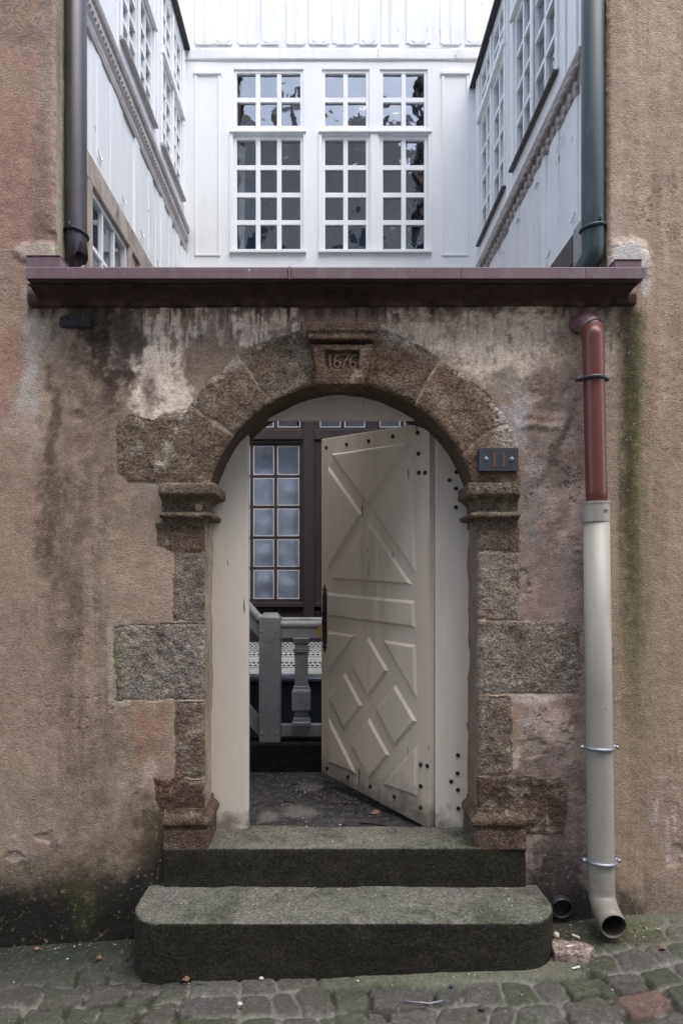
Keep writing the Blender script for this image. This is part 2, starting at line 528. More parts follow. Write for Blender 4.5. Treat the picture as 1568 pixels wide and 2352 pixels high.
def polysdf(pts, wob=4.0, pad=40):
    """signed distance in picture units (negative inside) with a wobbly edge"""
    P = np.array(pts, float)
    x0, y0 = P.min(0) - pad; x1, y1 = P.max(0) + pad
    out = np.full(PX.shape, 1e3)
    m = (PX > x0) & (PX < x1) & (PY > y0) & (PY < y1)
    x = PX[m] + wob * n_w1[m] * 1.2 + wob * 0.5 * n_f1[m]
    y = PY[m] + wob * n_w2[m] * 1.2 + wob * 0.5 * n_f2[m]
    d = np.full(x.shape, 1e9); ins = np.zeros(x.shape, bool)
    n = len(P)
    for i in range(n):
        a = P[i]; b = P[(i + 1) % n]
        ex, ey = b - a
        wx, wy = x - a[0], y - a[1]
        t = np.clip((wx * ex + wy * ey) / (ex * ex + ey * ey), 0, 1)
        d = np.minimum(d, (wx - t * ex) ** 2 + (wy - t * ey) ** 2)
        c = (a[1] <= y) != (b[1] <= y)
        with np.errstate(divide='ignore', invalid='ignore'):
            xi = a[0] + (y - a[1]) * ex / (ey if ey != 0 else 1e-9)
        ins ^= c & (x < xi)
    d = np.sqrt(d)
    out[m] = np.where(ins, -d, d)
    return out


def arc(r, a0, a1, n=8):
    """points on a circle about the arch centre, in picture units, angles in degrees from +x, counter-clockwise"""
    return [(783 + r * math.cos(math.radians(a0 + (a1 - a0) * i / n)), 1193 - r * math.sin(math.radians(a0 + (a1 - a0) * i / n))) for i in range(n + 1)]


STONES = [  # name, outline, proud (m), colour
    ('voussoir', [(265, 985), (268, 968), (300, 955), (350, 963), (420, 957), (437, 932), (532, 1003), (505, 1050), (470, 1120), (370, 1112), (300, 1106), (268, 1086)], 0.014, S(110, 97, 86)),
    ('voussoir', [(439, 930), (480, 880), (550, 818), (622, 922)] + arc(300, 121, 141, 4)[0:] , 0.016, S(117, 104, 93)),
    ('voussoir', [(553, 815), (600, 790), (660, 765), (706, 752), (738, 900)] + arc(300, 97, 120, 4), 0.016, S(116, 105, 95)),
    ('voussoir', [(856, 752), (930, 775), (985, 808), (1012, 826)] + arc(300, 58, 80, 5), 0.016, S(116, 101, 90)),
    ('voussoir', [(1015, 829), (1075, 872), (1130, 920), (1165, 968), (1130, 985), (1058, 1040)] + arc(300, 30, 57, 5), 0.015, S(118, 101, 88)),
    ('voussoir', [(1168, 972), (1188, 1010), (1194, 1110), (1098, 1116)] + arc(300, 14, 29, 3) + [(1060, 1042), (1133, 988)], 0.010, S(108, 92, 80)),
    ('jamb_stone', [(358, 1196), (480, 1196), (480, 1268), (395, 1268), (358, 1255)], 0.006, S(98, 84, 74)),
    ('jamb_stone', [(398, 1271), (480, 1271), (480, 1428), (396, 1428)], 0.000, S(122, 112, 106)),
    ('jamb_stone', [(259, 1440), (330, 1434), (480, 1431), (480, 1609), (263, 1610)], -0.004, S(130, 123, 119)),
    ('jamb_stone', [(401, 1612), (480, 1612), (480, 1784), (404, 1786)], 0.000, S(113, 100, 92)),
    ('jamb_stone', [(355, 1789), (480, 1787), (480, 1870), (362, 1870)], -0.002, S(82, 66, 58)),
    ('jamb_stone', [(1086, 1200), (1190, 1200), (1190, 1267), (1086, 1267)], 0.004, S(103, 91, 82)),
    ('jamb_stone', [(1086, 1270), (1191, 1270), (1192, 1422), (1086, 1423)], 0.002, S(128, 119, 112)),
    ('jamb_stone', [(1086, 1427), (1190, 1425), (1318, 1428), (1332, 1446), (1330, 1592), (1086, 1599)], 0.003, S(126, 118, 112)),
    ('jamb_stone', [(1086, 1603), (1172, 1602), (1173, 1780), (1086, 1781)], 0.002, S(117, 106, 98)),
    ('jamb_stone', [(1086, 1785), (1220, 1785), (1290, 1790), (1308, 1808), (1305, 1870), (1294, 1916), (1205, 1918), (1200, 1866), (1086, 1866)], 0.000, S(84, 72, 64)),
]

# ---- plaster relief
H = 0.010 * fb2(PX / 330, PY / 330, 5, 3) + 0.0032 * n_mid + 0.0011 * n_f1 + 0.0008 * n_gr
rightrough = blob(1255, 1000, 110, 320, 0.6) + blob(1250, 1700, 90, 240, 0.6)
H += rightrough * (0.006 * fb2(PX / 48, PY / 60, 141, 4, 0.62))
H += 0.012 * blob(95, 578, 60, 26, 0.3, 0.12) + 0.022 * blob(1442, 600, 52, 46, 0.3, 0.12)
H -= 0.010 * blob(132, 545, 26, 10, 0.5, 0.3, rot=0.5)
H -= 0.008 * blob(177, 955, 14, 12, 0.5, 0.1)
H += 0.006 * blob(1170, 840, 40, 36, 0.4, 0.2)
# old render ridge to the right of the arch
ridge = np.abs((PX - (1290 - 0.42 * (PY - 960))) + 25 * n_w1)
H += 0.010 * np.exp(-(ridge / 20) ** 2) * sstep(930, 980, PY) * sstep(1130, 1080, PY)
H += 0.009 * np.exp(-((PY - 975 + 14 * n_w2) / 9) ** 2) * sstep(1180, 1215, PX) * sstep(1300, 1270, PX)

# ---- plaster colour (dirt, lichen, patches, and painted light and shade on the ridge)
def shp(a): return a[..., None]


C = np.empty(PX.shape + (3,)); C[:] = S(160, 139, 117)


def mixc(mask, col, gr=0.55):
    global C
    m_ = np.clip(mask, 0, 1)
    m_ = np.clip(m_ + m_ * (1 - m_) * gr * (2.6 * n_gr + 2.2 * n_f1 + 0.8 * n_f2), 0, 1)
    C = C + (col - C) * shp(m_)


mixc(sstep(-0.25, 0.5, n_lo) * 0.55, S(150, 122, 106))
mixc(sstep(0.0, 0.6, n_mid) * 0.35, S(170, 150, 132))
mixc(sstep(0.05, 0.6, -n_mid) * 0.30, S(128, 110, 94))
# left house
pinkL = sstep(190, 60, PX + 40 * n_w1) * sstep(800, 500, PY + 60 * n_w2)
mixc(pinkL * 0.65, S(158, 122, 107))
mixc(blob(30, 420, 60, 160, 0.6) * 0.6, S(150, 112, 99))
mixc(blob(12, 840, 34, 120, 0.5) * 0.7, S(166, 120, 106))
mixc(blob(30, 1180, 60, 190, 0.6) * 0.55, S(160, 124, 108))
mixc(blob(105, 110, 22, 200, 0.5) * 0.55, S(148, 138, 126))
mixc(blob(95, 440, 18, 150, 0.5, 0.5) * 0.45, S(112, 96, 86))
mixc(blob(70, 60, 70, 90, 0.6) * 0.35, S(120, 94, 82))
mixc(blob(108, 540, 32, 50, 0.6) * 0.45, S(96, 76, 64))
mixc(blob(98, 578, 56, 24, 0.35, 0.15) * 0.75, S(178, 168, 152))
mixc(blob(70, 860, 20, 150, 0.6, 0.6) * 0.75, S(184, 174, 164))
mixc(blob(52, 985, 40, 34, 0.6) * 0.4, S(182, 160, 144))
mixc(blob(110, 760, 24, 60, 0.6) * 0.6, S(176, 160, 142))
mixc(blob(122, 1000, 14, 250, 0.6, 0.9) * 0.75, S(76, 62, 50))
mixc(blob(112, 1190, 24, 140, 0.6, 0.7) * 0.55, S(84, 70, 56))
mixc(blob(140, 1380, 70, 200, 0.7, 0.7) * sstep(-0.4, 0.5, n_str) * 0.6, S(98, 82, 66))
mixc(blob(252, 830, 58, 125, 0.5, 0.3, 0.25) * 0.95, S(56, 44, 38))
mixc(blob(190, 860, 60, 110, 0.6, 0.4) * 0.4, S(104, 86, 72))
mixc(blob(225, 745, 44, 50, 0.5, 0.3) * 0.85, S(56, 48, 40))
mixc(blob(240, 720, 70, 18, 0.5, 0.3) * 0.6, S(72, 76, 50))
mixc(blob(235, 990, 60, 120, 0.7) * 0.35, S(112, 92, 78))
mixc(blob(180, 1620, 130, 260, 0.7, 0.6) * sstep(-0.5, 0.4, n_str) * 0.45, S(116, 102, 82))
mixc(blob(240, 1780, 60, 150, 0.6) * 0.30, S(120, 110, 88))
mixc(blob(165, 1300, 70, 330, 0.6, 0.8) * sstep(-0.5, 0.3, n_str) * 0.55, S(110, 94, 78), .6)
mixc(blob(300, 1180, 60, 70, 0.6, 0.7) * 0.45, S(112, 98, 84))
mixc(blob(60, 1560, 70, 240, 0.7, 0.6) * 0.35, S(160, 138, 118))
mixc(blob(215, 1500, 30, 240, 0.7, 0.8) * sstep(-0.3, 0.4, n_str2) * 0.4, S(104, 92, 74))
mixc(blob(150, 1850, 160, 60, 0.7, 0.7) * 0.35, S(124, 112, 96))
mixc(blob(270, 1870, 30, 90, 0.6, 0.6) * 0.5, S(176, 156, 138), .7)
mixc(blob(345, 1690, 34, 60, 0.6) * 0.6, S(150, 108, 88))
mixc(blob(345, 1770, 26, 34, 0.6, 0.3, 0.3) * 0.6, S(190, 162, 146))
mixc(blob(335, 1225, 40, 40, 0.6) * 0.5, S(150, 128, 110))
mixc(blob(355, 1120, 36, 44, 0.5) * 0.6, S(150, 138, 126))
mixc(blob(372, 1400, 26, 120, 0.6) * 0.35, S(166, 138, 118))
rim = np.abs(polysdf([(252, 1432), (470, 1428), (470, 1612), (256, 1614)], 3.0)) < 6
mixc(np.where(rim & (PX < 300), 0.55, 0.0), S(170, 160, 142))
# salt bloom, and the left wall's foot darkening towards ground and step
mixc(blob(60, 1940, 110, 46, 0.5, 0.5, 0.35) * sstep(-0.1, 0.5, n_f1) * 0.6, S(184, 170, 158))
foot = sstep(1890, 2120, PY + 46 * n_w1 + 0.10 * (PX) ) * sstep(420, 380, PX)
mixc(foot * 0.92, S(54, 51, 38), .35)
mixc(sstep(1990, 2120, PY + 40 * n_w2 + .08 * PX) * sstep(420, 380, PX) * 0.92, S(30, 29, 23), .25)
mixc(blob(345, 2010, 50, 130, 0.5, 0.3) * 0.93, S(36, 35, 31), .4)
mixc(blob(190, 2070, 40, 60, 0.6, .5) * 0.5, S(70, 68, 40), .6)
mixc(blob(300, 1915, 60, 60, 0.6) * 0.5, S(104, 86, 62))
mixc(blob(215, 2050, 30, 60, 0.6) * sstep(0, 0.6, n_mid) * 0.5, S(96, 92, 54))
# band below the cornice and the drips from it
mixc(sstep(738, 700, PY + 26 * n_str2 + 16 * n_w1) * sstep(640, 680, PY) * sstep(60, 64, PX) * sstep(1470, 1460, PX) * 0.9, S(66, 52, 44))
spL = blob(480, 830, 190, 130, 0.35, 0.3, 0.2)
mixc(spL * 0.75, S(166, 146, 128))
for (cx, cy, rx, ry, s) in ((395, 770, 42, 70, .9), (360, 850, 28, 100, .85), (325, 820, 26, 110, .7), (402, 900, 30, 60, .85), (460, 745, 26, 40, .8), (545, 745, 14, 40, .7), (585, 755, 40, 46, .9), (655, 735, 36, 32, .6), (330, 930, 26, 40, .6), (505, 760, 12, 40, .7), (425, 925, 18, 40, .6)):
    mk = blob(cx, cy, rx, ry, 0.18, 0.35, 0.3) * s
    mk = mk * (1 - (1 - sstep(-.42, .0, n_str2 + .6 * n_f2 + .25 * n_w2)) * sstep(900, 770, PY))
    mixc(mk, S(236, 216, 194), 1.0); H += 0.0035 * mk
mixc(blob(500, 850, 70, 55, 0.4, 0.3) * 0.7, S(134, 112, 94))
mixc(sstep(0.12, 0.5, n_str2) * sstep(880, 740, PY) * sstep(700, 712, PY) * sstep(290, 330, PX) * sstep(720, 690, PX) * 0.75, S(84, 70, 60))
mixc(blob(345, 900, 16, 50, 0.5, 0.5) * 0.7, S(100, 84, 74))
mixc(blob(300, 760, 26, 70, 0.5, 0.5, 0.4) * 0.8, S(74, 62, 52))
mixc(blob(322, 775, 12, 40, 0.5, 0.5, 0.4) * 0.6, S(84, 74, 64))
mixc(blob(1110, 785, 230, 85, 0.4, 0.35, 0.3) * 0.6, S(206, 187, 165), 1.0)
for (cx, cy, rx, ry, s) in ((910, 745, 50, 26, .6), (1000, 780, 50, 44, .6), (1130, 790, 80, 60, .85), (1170, 830, 50, 60, .8), (1090, 740, 90, 26, .5), (1210, 760, 40, 50, .5), (1235, 800, 40, 70, .5), (1402, 800, 16, 60, .8)):
    mk = blob(cx, cy, rx, ry, 0.24, 0.35, 0.25) * s
    mk = mk * (1 - (1 - sstep(-.42, .0, n_str2 + .6 * n_f2 + .25 * n_w2)) * sstep(900, 770, PY))
    mixc(mk, S(230, 210, 186), 1.0); H += 0.003 * mk
mixc(blob(1158, 876, 32, 36, 0.3, 0.2) * 0.8, S(152, 145, 130))
mixc(sstep(0.2, 0.6, n_str2) * sstep(790, 720, PY) * sstep(870, 900, PX) * sstep(1300, 1280, PX) * 0.5, S(104, 86, 74))
# right side: mauve grey patches, green run, ochre wall
mv = sstep(1190, 1215, PX) * sstep(1350, 1330, PX) * sstep(820, 900, PY)
mixc(mv * 0.65, S(164, 142, 131))
mixc(mv * sstep(0.0, 0.4, n_mid) * 0.8, S(192, 167, 155))
mixc(mv * sstep(0.02, 0.35, -n_mid) * 0.6, S(104, 90, 80))
mixc(mv * sstep(0.05, 0.3, n_lo) * 0.4, S(120, 112, 106))
mixc(np.exp(-((PX - (1290 - 0.42 * (PY - 960)) - 16 + 25 * n_w1) / 12) ** 2) * sstep(930, 980, PY) * sstep(1130, 1080, PY) * .7, S(96, 84, 74))  # shade painted along the lower side of the render ridge
mixc(np.exp(-((PX - (1275 - 0.42 * (PY - 960)) + 25 * n_w1) / 14) ** 2) * sstep(930, 980, PY) * sstep(1130, 1080, PY) * .5, S(176, 160, 148))  # pale streak painted as the lit upper side of the ridge
mixc(mv * sstep(0.2, 0.6, n_w1) * 0.45, S(156, 118, 102))
mixc(blob(1185, 955, 28, 60, 0.5, 0.4, 0.3) * 0.75, S(176, 170, 168))
mixc(blob(1240, 1010, 46, 60, 0.5) * 0.5, S(104, 90, 80))
mixc(blob(1255, 880, 24, 34, 0.5, 0.4) * 0.6, S(104, 86, 74))
mixc(blob(1235, 960, 40, 8, 0.5, 0.6) * 0.6, S(120, 82, 64))
mixc(blob(1225, 1150, 30, 90, 0.6) * 0.5, S(124, 122, 118))
mixc(blob(1245, 1370, 60, 60, 0.6) * 0.45, S(166, 136, 122))
mixc(blob(1215, 1650, 20, 14, 0.3, 0.3, 0.3) * 0.7, S(172, 164, 154))
mixc(blob(1182, 1735, 10, 26, 0.4, 0.3, 0.3) * 0.8, S(190, 176, 162))
mixc(blob(1240, 1603, 60, 12, 0.5, 0.4, 0.3) * 0.75, S(186, 176, 160))
mixc(blob(1250, 1830, 90, 90, 0.6) * 0.45, S(112, 92, 80))
rt = sstep(1395, 1420, PX + 14 * n_w1)
mixc(rt * 0.55, S(168, 145, 124))
mixc(rt * sstep(0.02, 0.45, n_str + .5 * n_w1) * 0.5, S(182, 158, 138))
mixc(rt * sstep(0.05, 0.5, -n_str - .6 * n_mid) * 0.42, S(132, 110, 88))
mixc(rt * sstep(0.05, 0.4, n_mid) * 0.3, S(150, 122, 104))
mixc(sstep(1330, 1400, PX) * sstep(1420, 1395, PX) * sstep(700, 760, PY) * 0.45, S(150, 138, 126))
gst = np.exp(-((PX - 1452 + 16 * n_str - 0.012 * (PY - 700)) / 34) ** 2)
mixc(gst * sstep(690, 740, PY) * sstep(1950, 1350, PY) * 0.85, S(90, 90, 52), .3)
mixc(np.exp(-((PX - 1440 + 12 * n_str) / 15) ** 2) * sstep(690, 730, PY) * sstep(1700, 1000, PY) * 0.85, S(58, 56, 34), .4)
mixc(np.exp(-((PX - 1438 + 14 * n_w1) / 34) ** 2) * sstep(690, 720, PY) * sstep(860, 740, PY) * 0.75, S(66, 58, 40))
mixc(blob(1500, 1520, 70, 260, 0.7, 0.6) * sstep(-0.3, 0.5, n_str) * 0.35, S(126, 118, 84))
mixc(blob(1545, 1000, 40, 300, 0.7, 0.6) * 0.35, S(166, 132, 112))
mixc(blob(1552, 1480, 30, 180, 0.7, 0.6) * 0.35, S(162, 126, 106))
mixc(blob(1535, 1905, 36, 90, 0.5, 0.6, 0.4) * sstep(-0.1, 0.5, n_str2) * 0.7, S(196, 184, 172))
mixc(blob(1420, 560, 26, 40, 0.5) * 0.3, S(176, 166, 158))
mixc(blob(1442, 602, 48, 40, 0.3, 0.15) * 0.9, S(196, 192, 186))
mixc(blob(1405, 520, 14, 40, 0.6) * 0.5, S(180, 160, 146))
mixc(blob(1484, 640, 12, 36, 0.4) * 0.7, S(196, 190, 180))
ft = sstep(1985, 2085, PY + 40 * n_w1) * sstep(1230, 1260, PX)
mixc(ft * sstep(1500, 1440, PX + 40 * n_w2) * 0.85, S(70, 66, 54))
mixc(ft * sstep(1440, 1500, PX + 40 * n_w2) * 0.6, S(112, 104, 90))
mixc(blob(1265, 2040, 80, 100, 0.5, 0.3) * 0.92, S(48, 45, 42))
mixc(blob(1290, 1960, 50, 60, 0.5, 0.3) * 0.5, S(92, 82, 76))
mixc(blob(1330, 2110, 60, 60, 0.5, 0.3) * 0.8, S(36, 36, 32))
mixc(sstep(0.35, 0.8, n_gr) * 0.22, S(196, 176, 156))
mixc(sstep(0.35, 0.8, -n_gr) * 0.22, S(92, 78, 66))
mixc(sstep(2.0, 0.0, np.abs(fb2(PX / 130, PY / 130, 301, 4, .55)) * 260) * sstep(0.1, 0.5, n_lo) * 0.35, S(92, 78, 68))   # hairline cracks

crk = np.abs(fb2(PX / 150 + .4 * n_f1, PY / 150 + .4 * n_f2, 333, 3, .5))
cm = sstep(0.012, 0.003, crk) * np.maximum(sstep(1180, 1230, PX) * sstep(1345, 1330, PX) * sstep(760, 820, PY), sstep(0.1, .3, n_lo) * .7)
H -= 0.004 * cm
mixc(cm * .6, S(64, 54, 46), .2)
for (cx, cy, rx, ry) in ((1195, 1340, 14, 30), (1252, 1560, 20, 9), (1318, 1250, 10, 40), (1225, 1720, 30, 22), (1300, 1690, 18, 26), (1270, 1470, 26, 16), (1225, 905, 20, 14), (1310, 890, 12, 30), (330, 700, 30, 8), (1360, 690, 30, 10), (40, 1970, 30, 10), (100, 1930, 24, 12), (1545, 1960, 16, 40)):
    mk = blob(cx, cy, rx, ry, 0.15, 0.5, 0.5); H -= 0.006 * mk; mixc(mk * .5, S(170, 154, 140), .8)

# ---- stones
SID = np.zeros(PX.shape, np.int32)
for k, (nm, pts, proud, col) in enumerate(STONES, 1):
    d = polysdf(pts, 5.5)
    near = d < 14
    ins = (d < 0) & (SID == 0)
    rough = 0.0030 * n_f1 + 0.0028 * n_f2 + 0.0020 * n_gr
    edge = np.clip((9 + d) / 9, 0, 1) ** 2      # 0 well inside, 1 at the edge
    hs = proud * 0.35 + 0.002 + rough * 1.5 - 0.0045 * edge + 0.003 * fb2(PX / 34, PY / 34, 440 + k, 3)
    H = np.where(ins, hs, H)
    SID = np.where(ins, k, SID)
    ch = fb2(PX / 40, PY / 40, 400 + k, 4, 0.6)
    cc = col + (S(74, 58, 50) - col) * shp(sstep(0.05, 0.6, ch) * 0.55)
    cc = cc + (S(168, 160, 152) - cc) * shp(sstep(0.1, 0.6, -ch) * 0.40)
    cc = cc + (S(128, 90, 70) - cc) * shp(sstep(0.2, 0.6, n_w1) * 0.22)
    cc = cc + (S(176, 168, 160) - cc) * shp(sstep(0.30, 0.8, n_gr) * 0.34)
    cc = cc + (S(46, 40, 36) - cc) * shp(sstep(0.25, 0.8, -n_gr) * 0.45)
    cc = cc + (S(150, 138, 124) - cc) * shp(edge * 0.25)
    C = np.where(ins[..., None], cc, C)
    ring = (d >= 0) & (d < 12) & (SID == 0)
    H = np.where(ring, H - 0.0015 * (1 - d / 12), H)
# broken whitish line along the upper edge of the arch
mixc(np.where((SID == 1) | (SID == 2) | (SID == 3) | (SID == 4) | (SID == 5), 1, 0) * np.exp(-((np.hypot(PX - 783, PY - 1193) - 432) / 12) ** 2) * sstep(-0.3, 0.4, n_f1) * 0.7, S(178, 170, 162))
mixc(np.where(SID == 9, 1, 0) * blob(272, 1520, 14, 70, 0.6) * 0.5, S(104, 108, 70))
mixc(np.where((SID == 5) | (SID == 6), 1, 0) * blob(1180, 960, 34, 60, 0.5, 0.4, 0.4) * 0.7, S(178, 172, 168))
# arris rounded at the opening and at the house corners
R_ = 0.018
e = np.clip(R_ - SD, 0, R_)
H -= (R_ - np.sqrt(np.maximum(R_ * R_ - e * e, 0))) * 0.9
HCL, HCR = xx(125), xx(1395)
up = (Z > 3.06)
for sgn, xc in ((1, HCL), (-1, HCR)):
    dd = (xc - X) * sgn - 0.006 * n_f1
    e = np.where(up & (dd > -0.01), np.clip(0.022 - dd, 0, 0.022), 0)
    H -= (0.022 - np.sqrt(np.maximum(0.022 ** 2 - e * e, 0)))

# ---- cut into pieces
VIDX = np.arange(nx * nz).reshape(nz, nx)
Q = np.stack([VIDX[:-1, :-1], VIDX[:-1, 1:], VIDX[1:, 1:], VIDX[1:, :-1]], -1).reshape(-1, 4)
fx_ = (X[:-1, :-1] + G / 2).ravel(); fz_ = (Z[:-1, :-1] + G / 2).ravel()
fsd = open_sdf(fx_, fz_)
keep = fsd > 0
keep &= ~((fz_ > 3.09) & (fx_ > HCL) & (fx_ < HCR))
fid = SID[:-1, :-1].ravel()
part = np.where(fid > 0, fid, np.where(fx_ < HCL, 100, np.where(fx_ > HCR, 101, 0)))
part = np.where((fid > 0), fid, part)
# snap the rim of the opening onto its curve
kv = np.zeros(nx * nz, bool); rv = np.zeros(nx * nz, bool)
kv[Q[keep].ravel()] = True; rv[Q[fsd <= 0].ravel()] = True
rim = kv & rv
Xf = X.ravel().copy(); Zf = Z.ravel().copy(); Sf = SD.ravel()
gxn = np.where(Zf > AZC, (Xf - AXC) / np.maximum(np.hypot(Xf - AXC, Zf - AZC), 1e-6), np.sign(Xf - AXC))
gzn = np.where(Zf > AZC, (Zf - AZC) / np.maximum(np.hypot(Xf - AXC, Zf - AZC), 1e-6), 0.0)
Xf[rim] -= Sf[rim] * gxn[rim]; Zf[rim] -= Sf[rim] * gzn[rim]
VV = np.stack([Xf, -H.ravel(), Zf], 1)
lum = (C * np.array([.3, .6, .1])).sum(-1, keepdims=True)
C = (lum + (C - lum) * np.where(SID > 0, 0.95, 0.86)[..., None]) * np.where(SID > 0, 1.0, 1.06)[..., None]
C = np.where(SID[..., None] > 0, C * np.array([1.17, 1.13, 1.01]), C)
CC = np.clip(C.reshape(-1, 3), 0.004, 0.9)

house_l = thing('plastered_house', 'pinkish rendered house wall at the left, its corner beside the dark grey downpipe', 'house', (-1.6, 0, 0))
house_r = thing('plastered_house', 'ochre rendered house wall at the right with a long green algae streak', 'house', (1.6, 0, 0))
gate = thing('gate_wall', 'stained rendered wall with a round stone arch dated 1676 under a metal coping', 'wall', (AXC, 0, 0))


def sub_piece(name, pid, mat, parent):
    q = Q[keep & (part == pid)]
    if len(q) == 0: return None
    u, inv = np.unique(q.ravel(), return_inverse=True)
    return link(name, npmesh(name, VV[u], inv.reshape(-1, 4), CC[u]), mat, parent, True)


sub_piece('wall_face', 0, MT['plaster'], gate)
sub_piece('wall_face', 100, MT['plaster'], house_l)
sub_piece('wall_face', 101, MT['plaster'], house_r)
for k, st in enumerate(STONES, 1):
    sub_piece(st[0], k, MT['stone'], gate)

# ---- reveal of the opening
na, nd = 420, 46
leg = AZC + 0.2
sarr = np.linspace(0, 1, na)
Ltot = 2 * leg + math.pi * AR
P2 = []
for s in sarr * Ltot:
    if s < leg: P2.append((AXC - AR, -0.2 + s, 1, 0))
    elif s < leg + math.pi * AR:
        a = math.pi - (s - leg) / AR
        P2.append((AXC + AR * math.cos(a), AZC + AR * math.sin(a), -math.cos(a), -math.sin(a)))
    else: P2.append((AXC + AR, AZC - (s - leg - math.pi * AR), -1, 0))
P2 = np.array(P2)
dep = np.linspace(0.006, 0.36, nd)
A_, D_ = np.meshgrid(np.arange(na), dep, indexing='ij')
px_ = P2[A_.ravel()]
disp = 0.015 * fb2(A_.ravel() * 0.06, D_.ravel() * 14, 501, 4, .6) * sstep(0.0, 0.04, D_.ravel()) - .003
rvV = np.stack([px_[:, 0] + px_[:, 2] * disp, D_.ravel(), px_[:, 1] + px_[:, 3] * disp], 1)
ii = np.arange(na * nd).reshape(na, nd)
rq = np.stack([ii[:-1, :-1], ii[1:, :-1], ii[1:, 1:], ii[:-1, 1:]], -1).reshape(-1, 4)
hz = rvV[:, 2]
cl = np.empty((len(rvV), 3)); cl[:] = S(166, 150, 130)
t = sstep(-0.2, 0.5, fb2(A_.ravel() * 0.05, D_.ravel() * 6, 511, 4, .6))
cl += (S(112, 97, 83) - cl) * (t * 0.75)[:, None]
t = sstep(.1, .5, fb2(A_.ravel() * 0.3, D_.ravel() * 30, 513, 3, .6)); cl += (S(196, 182, 164) - cl) * (t * .4)[:, None]
cl *= .9
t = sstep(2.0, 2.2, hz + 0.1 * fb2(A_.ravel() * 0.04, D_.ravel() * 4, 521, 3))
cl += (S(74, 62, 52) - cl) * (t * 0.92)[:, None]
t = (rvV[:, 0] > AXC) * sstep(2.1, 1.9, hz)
cl += (S(116, 98, 84) - cl) * (t * 0.7)[:, None]  # right jamb painted darker, as the side turned from the light
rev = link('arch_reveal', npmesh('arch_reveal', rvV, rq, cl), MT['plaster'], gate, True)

# back face of the gate wall and its top
mb = MB()
mb.box(HCL - 0.3, AXC - AR - 0.03, 0.16, 0.35, -0.2, 3.06)
mb.box(AXC + AR + 0.03, HCR + 0.3, 0.16, 0.35, -0.2, 3.06)
mb.box(AXC - AR - 0.03, AXC + AR + 0.03, 0.16, 0.35, AZC + AR + 0.03, 3.06)
for i in range(24):     # spandrels behind the arch
    a0 = math.pi * i / 24; a1 = math.pi * (i + 1) / 24
    am = max(math.sin(a0), math.sin(a1)); r = AR + 0.012
    x0, x1 = AXC + r * math.cos(a1), AXC + r * math.cos(a0)
    mb.box(x0, x1, 0.32, 0.345, AZC + r * am, AZC + AR + 0.04)
mb.build('back_face', MT['far_plaster'], gate, world=True)


# ------------------------------------------------------------------ stone mouldings of the arch
def stone_col(base, dark=None, moss=None, seed=1):
    def f(V, Nn):
        c = np.empty((len(V), 3)); c[:] = base * .92 + base.mean() * .08
        a = fb3(V, 26, 600 + seed, 4, .6); b = fb3(V, 120, 620 + seed, 2, .6)
        c += (S(60, 48, 42) - c) * (sstep(0.05, .5, a) * .5)[:, None]
        c += (S(165, 154, 142) - c) * (sstep(0.1, .6, -a) * .4)[:, None]
        c += (S(180, 170, 158) - c) * (sstep(0.25, .8, b) * .35)[:, None]
        c += (S(40, 35, 31) - c) * (sstep(0.25, .8, -b) * .4)[:, None]
        if moss is not None:
            t = sstep(0.3, 0.9, Nn[:, 2]) * sstep(-.4, .3, a)
            c += (moss - c) * (t * .6)[:, None]
        return c * np.array([1.06, 1.02, .96])
    return f


def mould(outer_x, inner_x, sgn, prof, name, base, seed, moss=None):
    """sgn +1: opening lies to +x. prof: list of (projection, z) from bottom to top"""
    mb = MB()
    n = len(prof)
    cols = []
    xa, xb = min(outer_x, inner_x), max(outer_x, inner_x)
    # each slab between two profile heights is a convex block whose plan grows with the projection
    for i in range(n - 1):
        (p0, z0), (p1, z1) = prof[i], prof[i + 1]
        if z1 - z0 < 1e-4: continue

        def ring(p, z):
            xi = inner_x + sgn * p
            x0, x1 = (outer_x, xi) if sgn > 0 else (xi, outer_x)
            return [(x0, -p, z), (x1, -p, z), (x1, 0.225, z), (x0, 0.225, z)]
        mb.hull(ring(p0, z0), ring(p1, z1))
    return rough_solid(name, mb, 0.0052, stone_col(base, moss=moss, seed=seed), MT['stone'], gate, 0.0024, 46, 0.003, 13, seed, 1, True)


IMP = [(0.002, 1.955), (0.002, 1.988), (0.034, 1.990), (0.042, 1.998), (0.042, 2.010), (0.034, 2.016), (0.004, 2.019), (0.004, 2.058), (0.014, 2.078), (0.036, 2.092), (0.074, 2.096), (0.082, 2.104), (0.083, 2.140), (0.076, 2.150), (0.050, 2.156)]
mould(xx(371), xx(470), 1, [(p * (.80 if p > .05 else 1.0), z) for p, z in IMP], 'impost', S(108, 96, 82), 11, S(120, 114, 90))
mould(xx(1190), xx(1096), -1, [(p * (.62 if p > .05 else 1.0), z) for p, z in IMP], 'impost', S(104, 92, 80), 12, S(112, 108, 86))
BAS = [(0.020, 0.405), (0.020, 0.497), (0.010, 0.504), (0.010, 0.510), (0.024, 0.518), (0.032, 0.530), (0.032, 0.548), (0.022, 0.564), (0.008, 0.574), (0.002, 0.600)]
mould(xx(376), xx(470), 1, BAS, 'plinth', S(96, 80, 68), 13)
mould(xx(1206), xx(1096), -1, BAS, 'plinth', S(96, 82, 70), 14)

# keystone with its carved date
mb = MB()
kx = lambda p: xx(p, 3.03)
kz = lambda p: zz(p, 3.03)


def trap(pts, y0, y1):
    mb.prism([(kx(a), kz(b)) for a, b in pts][::-1], y0, y1)


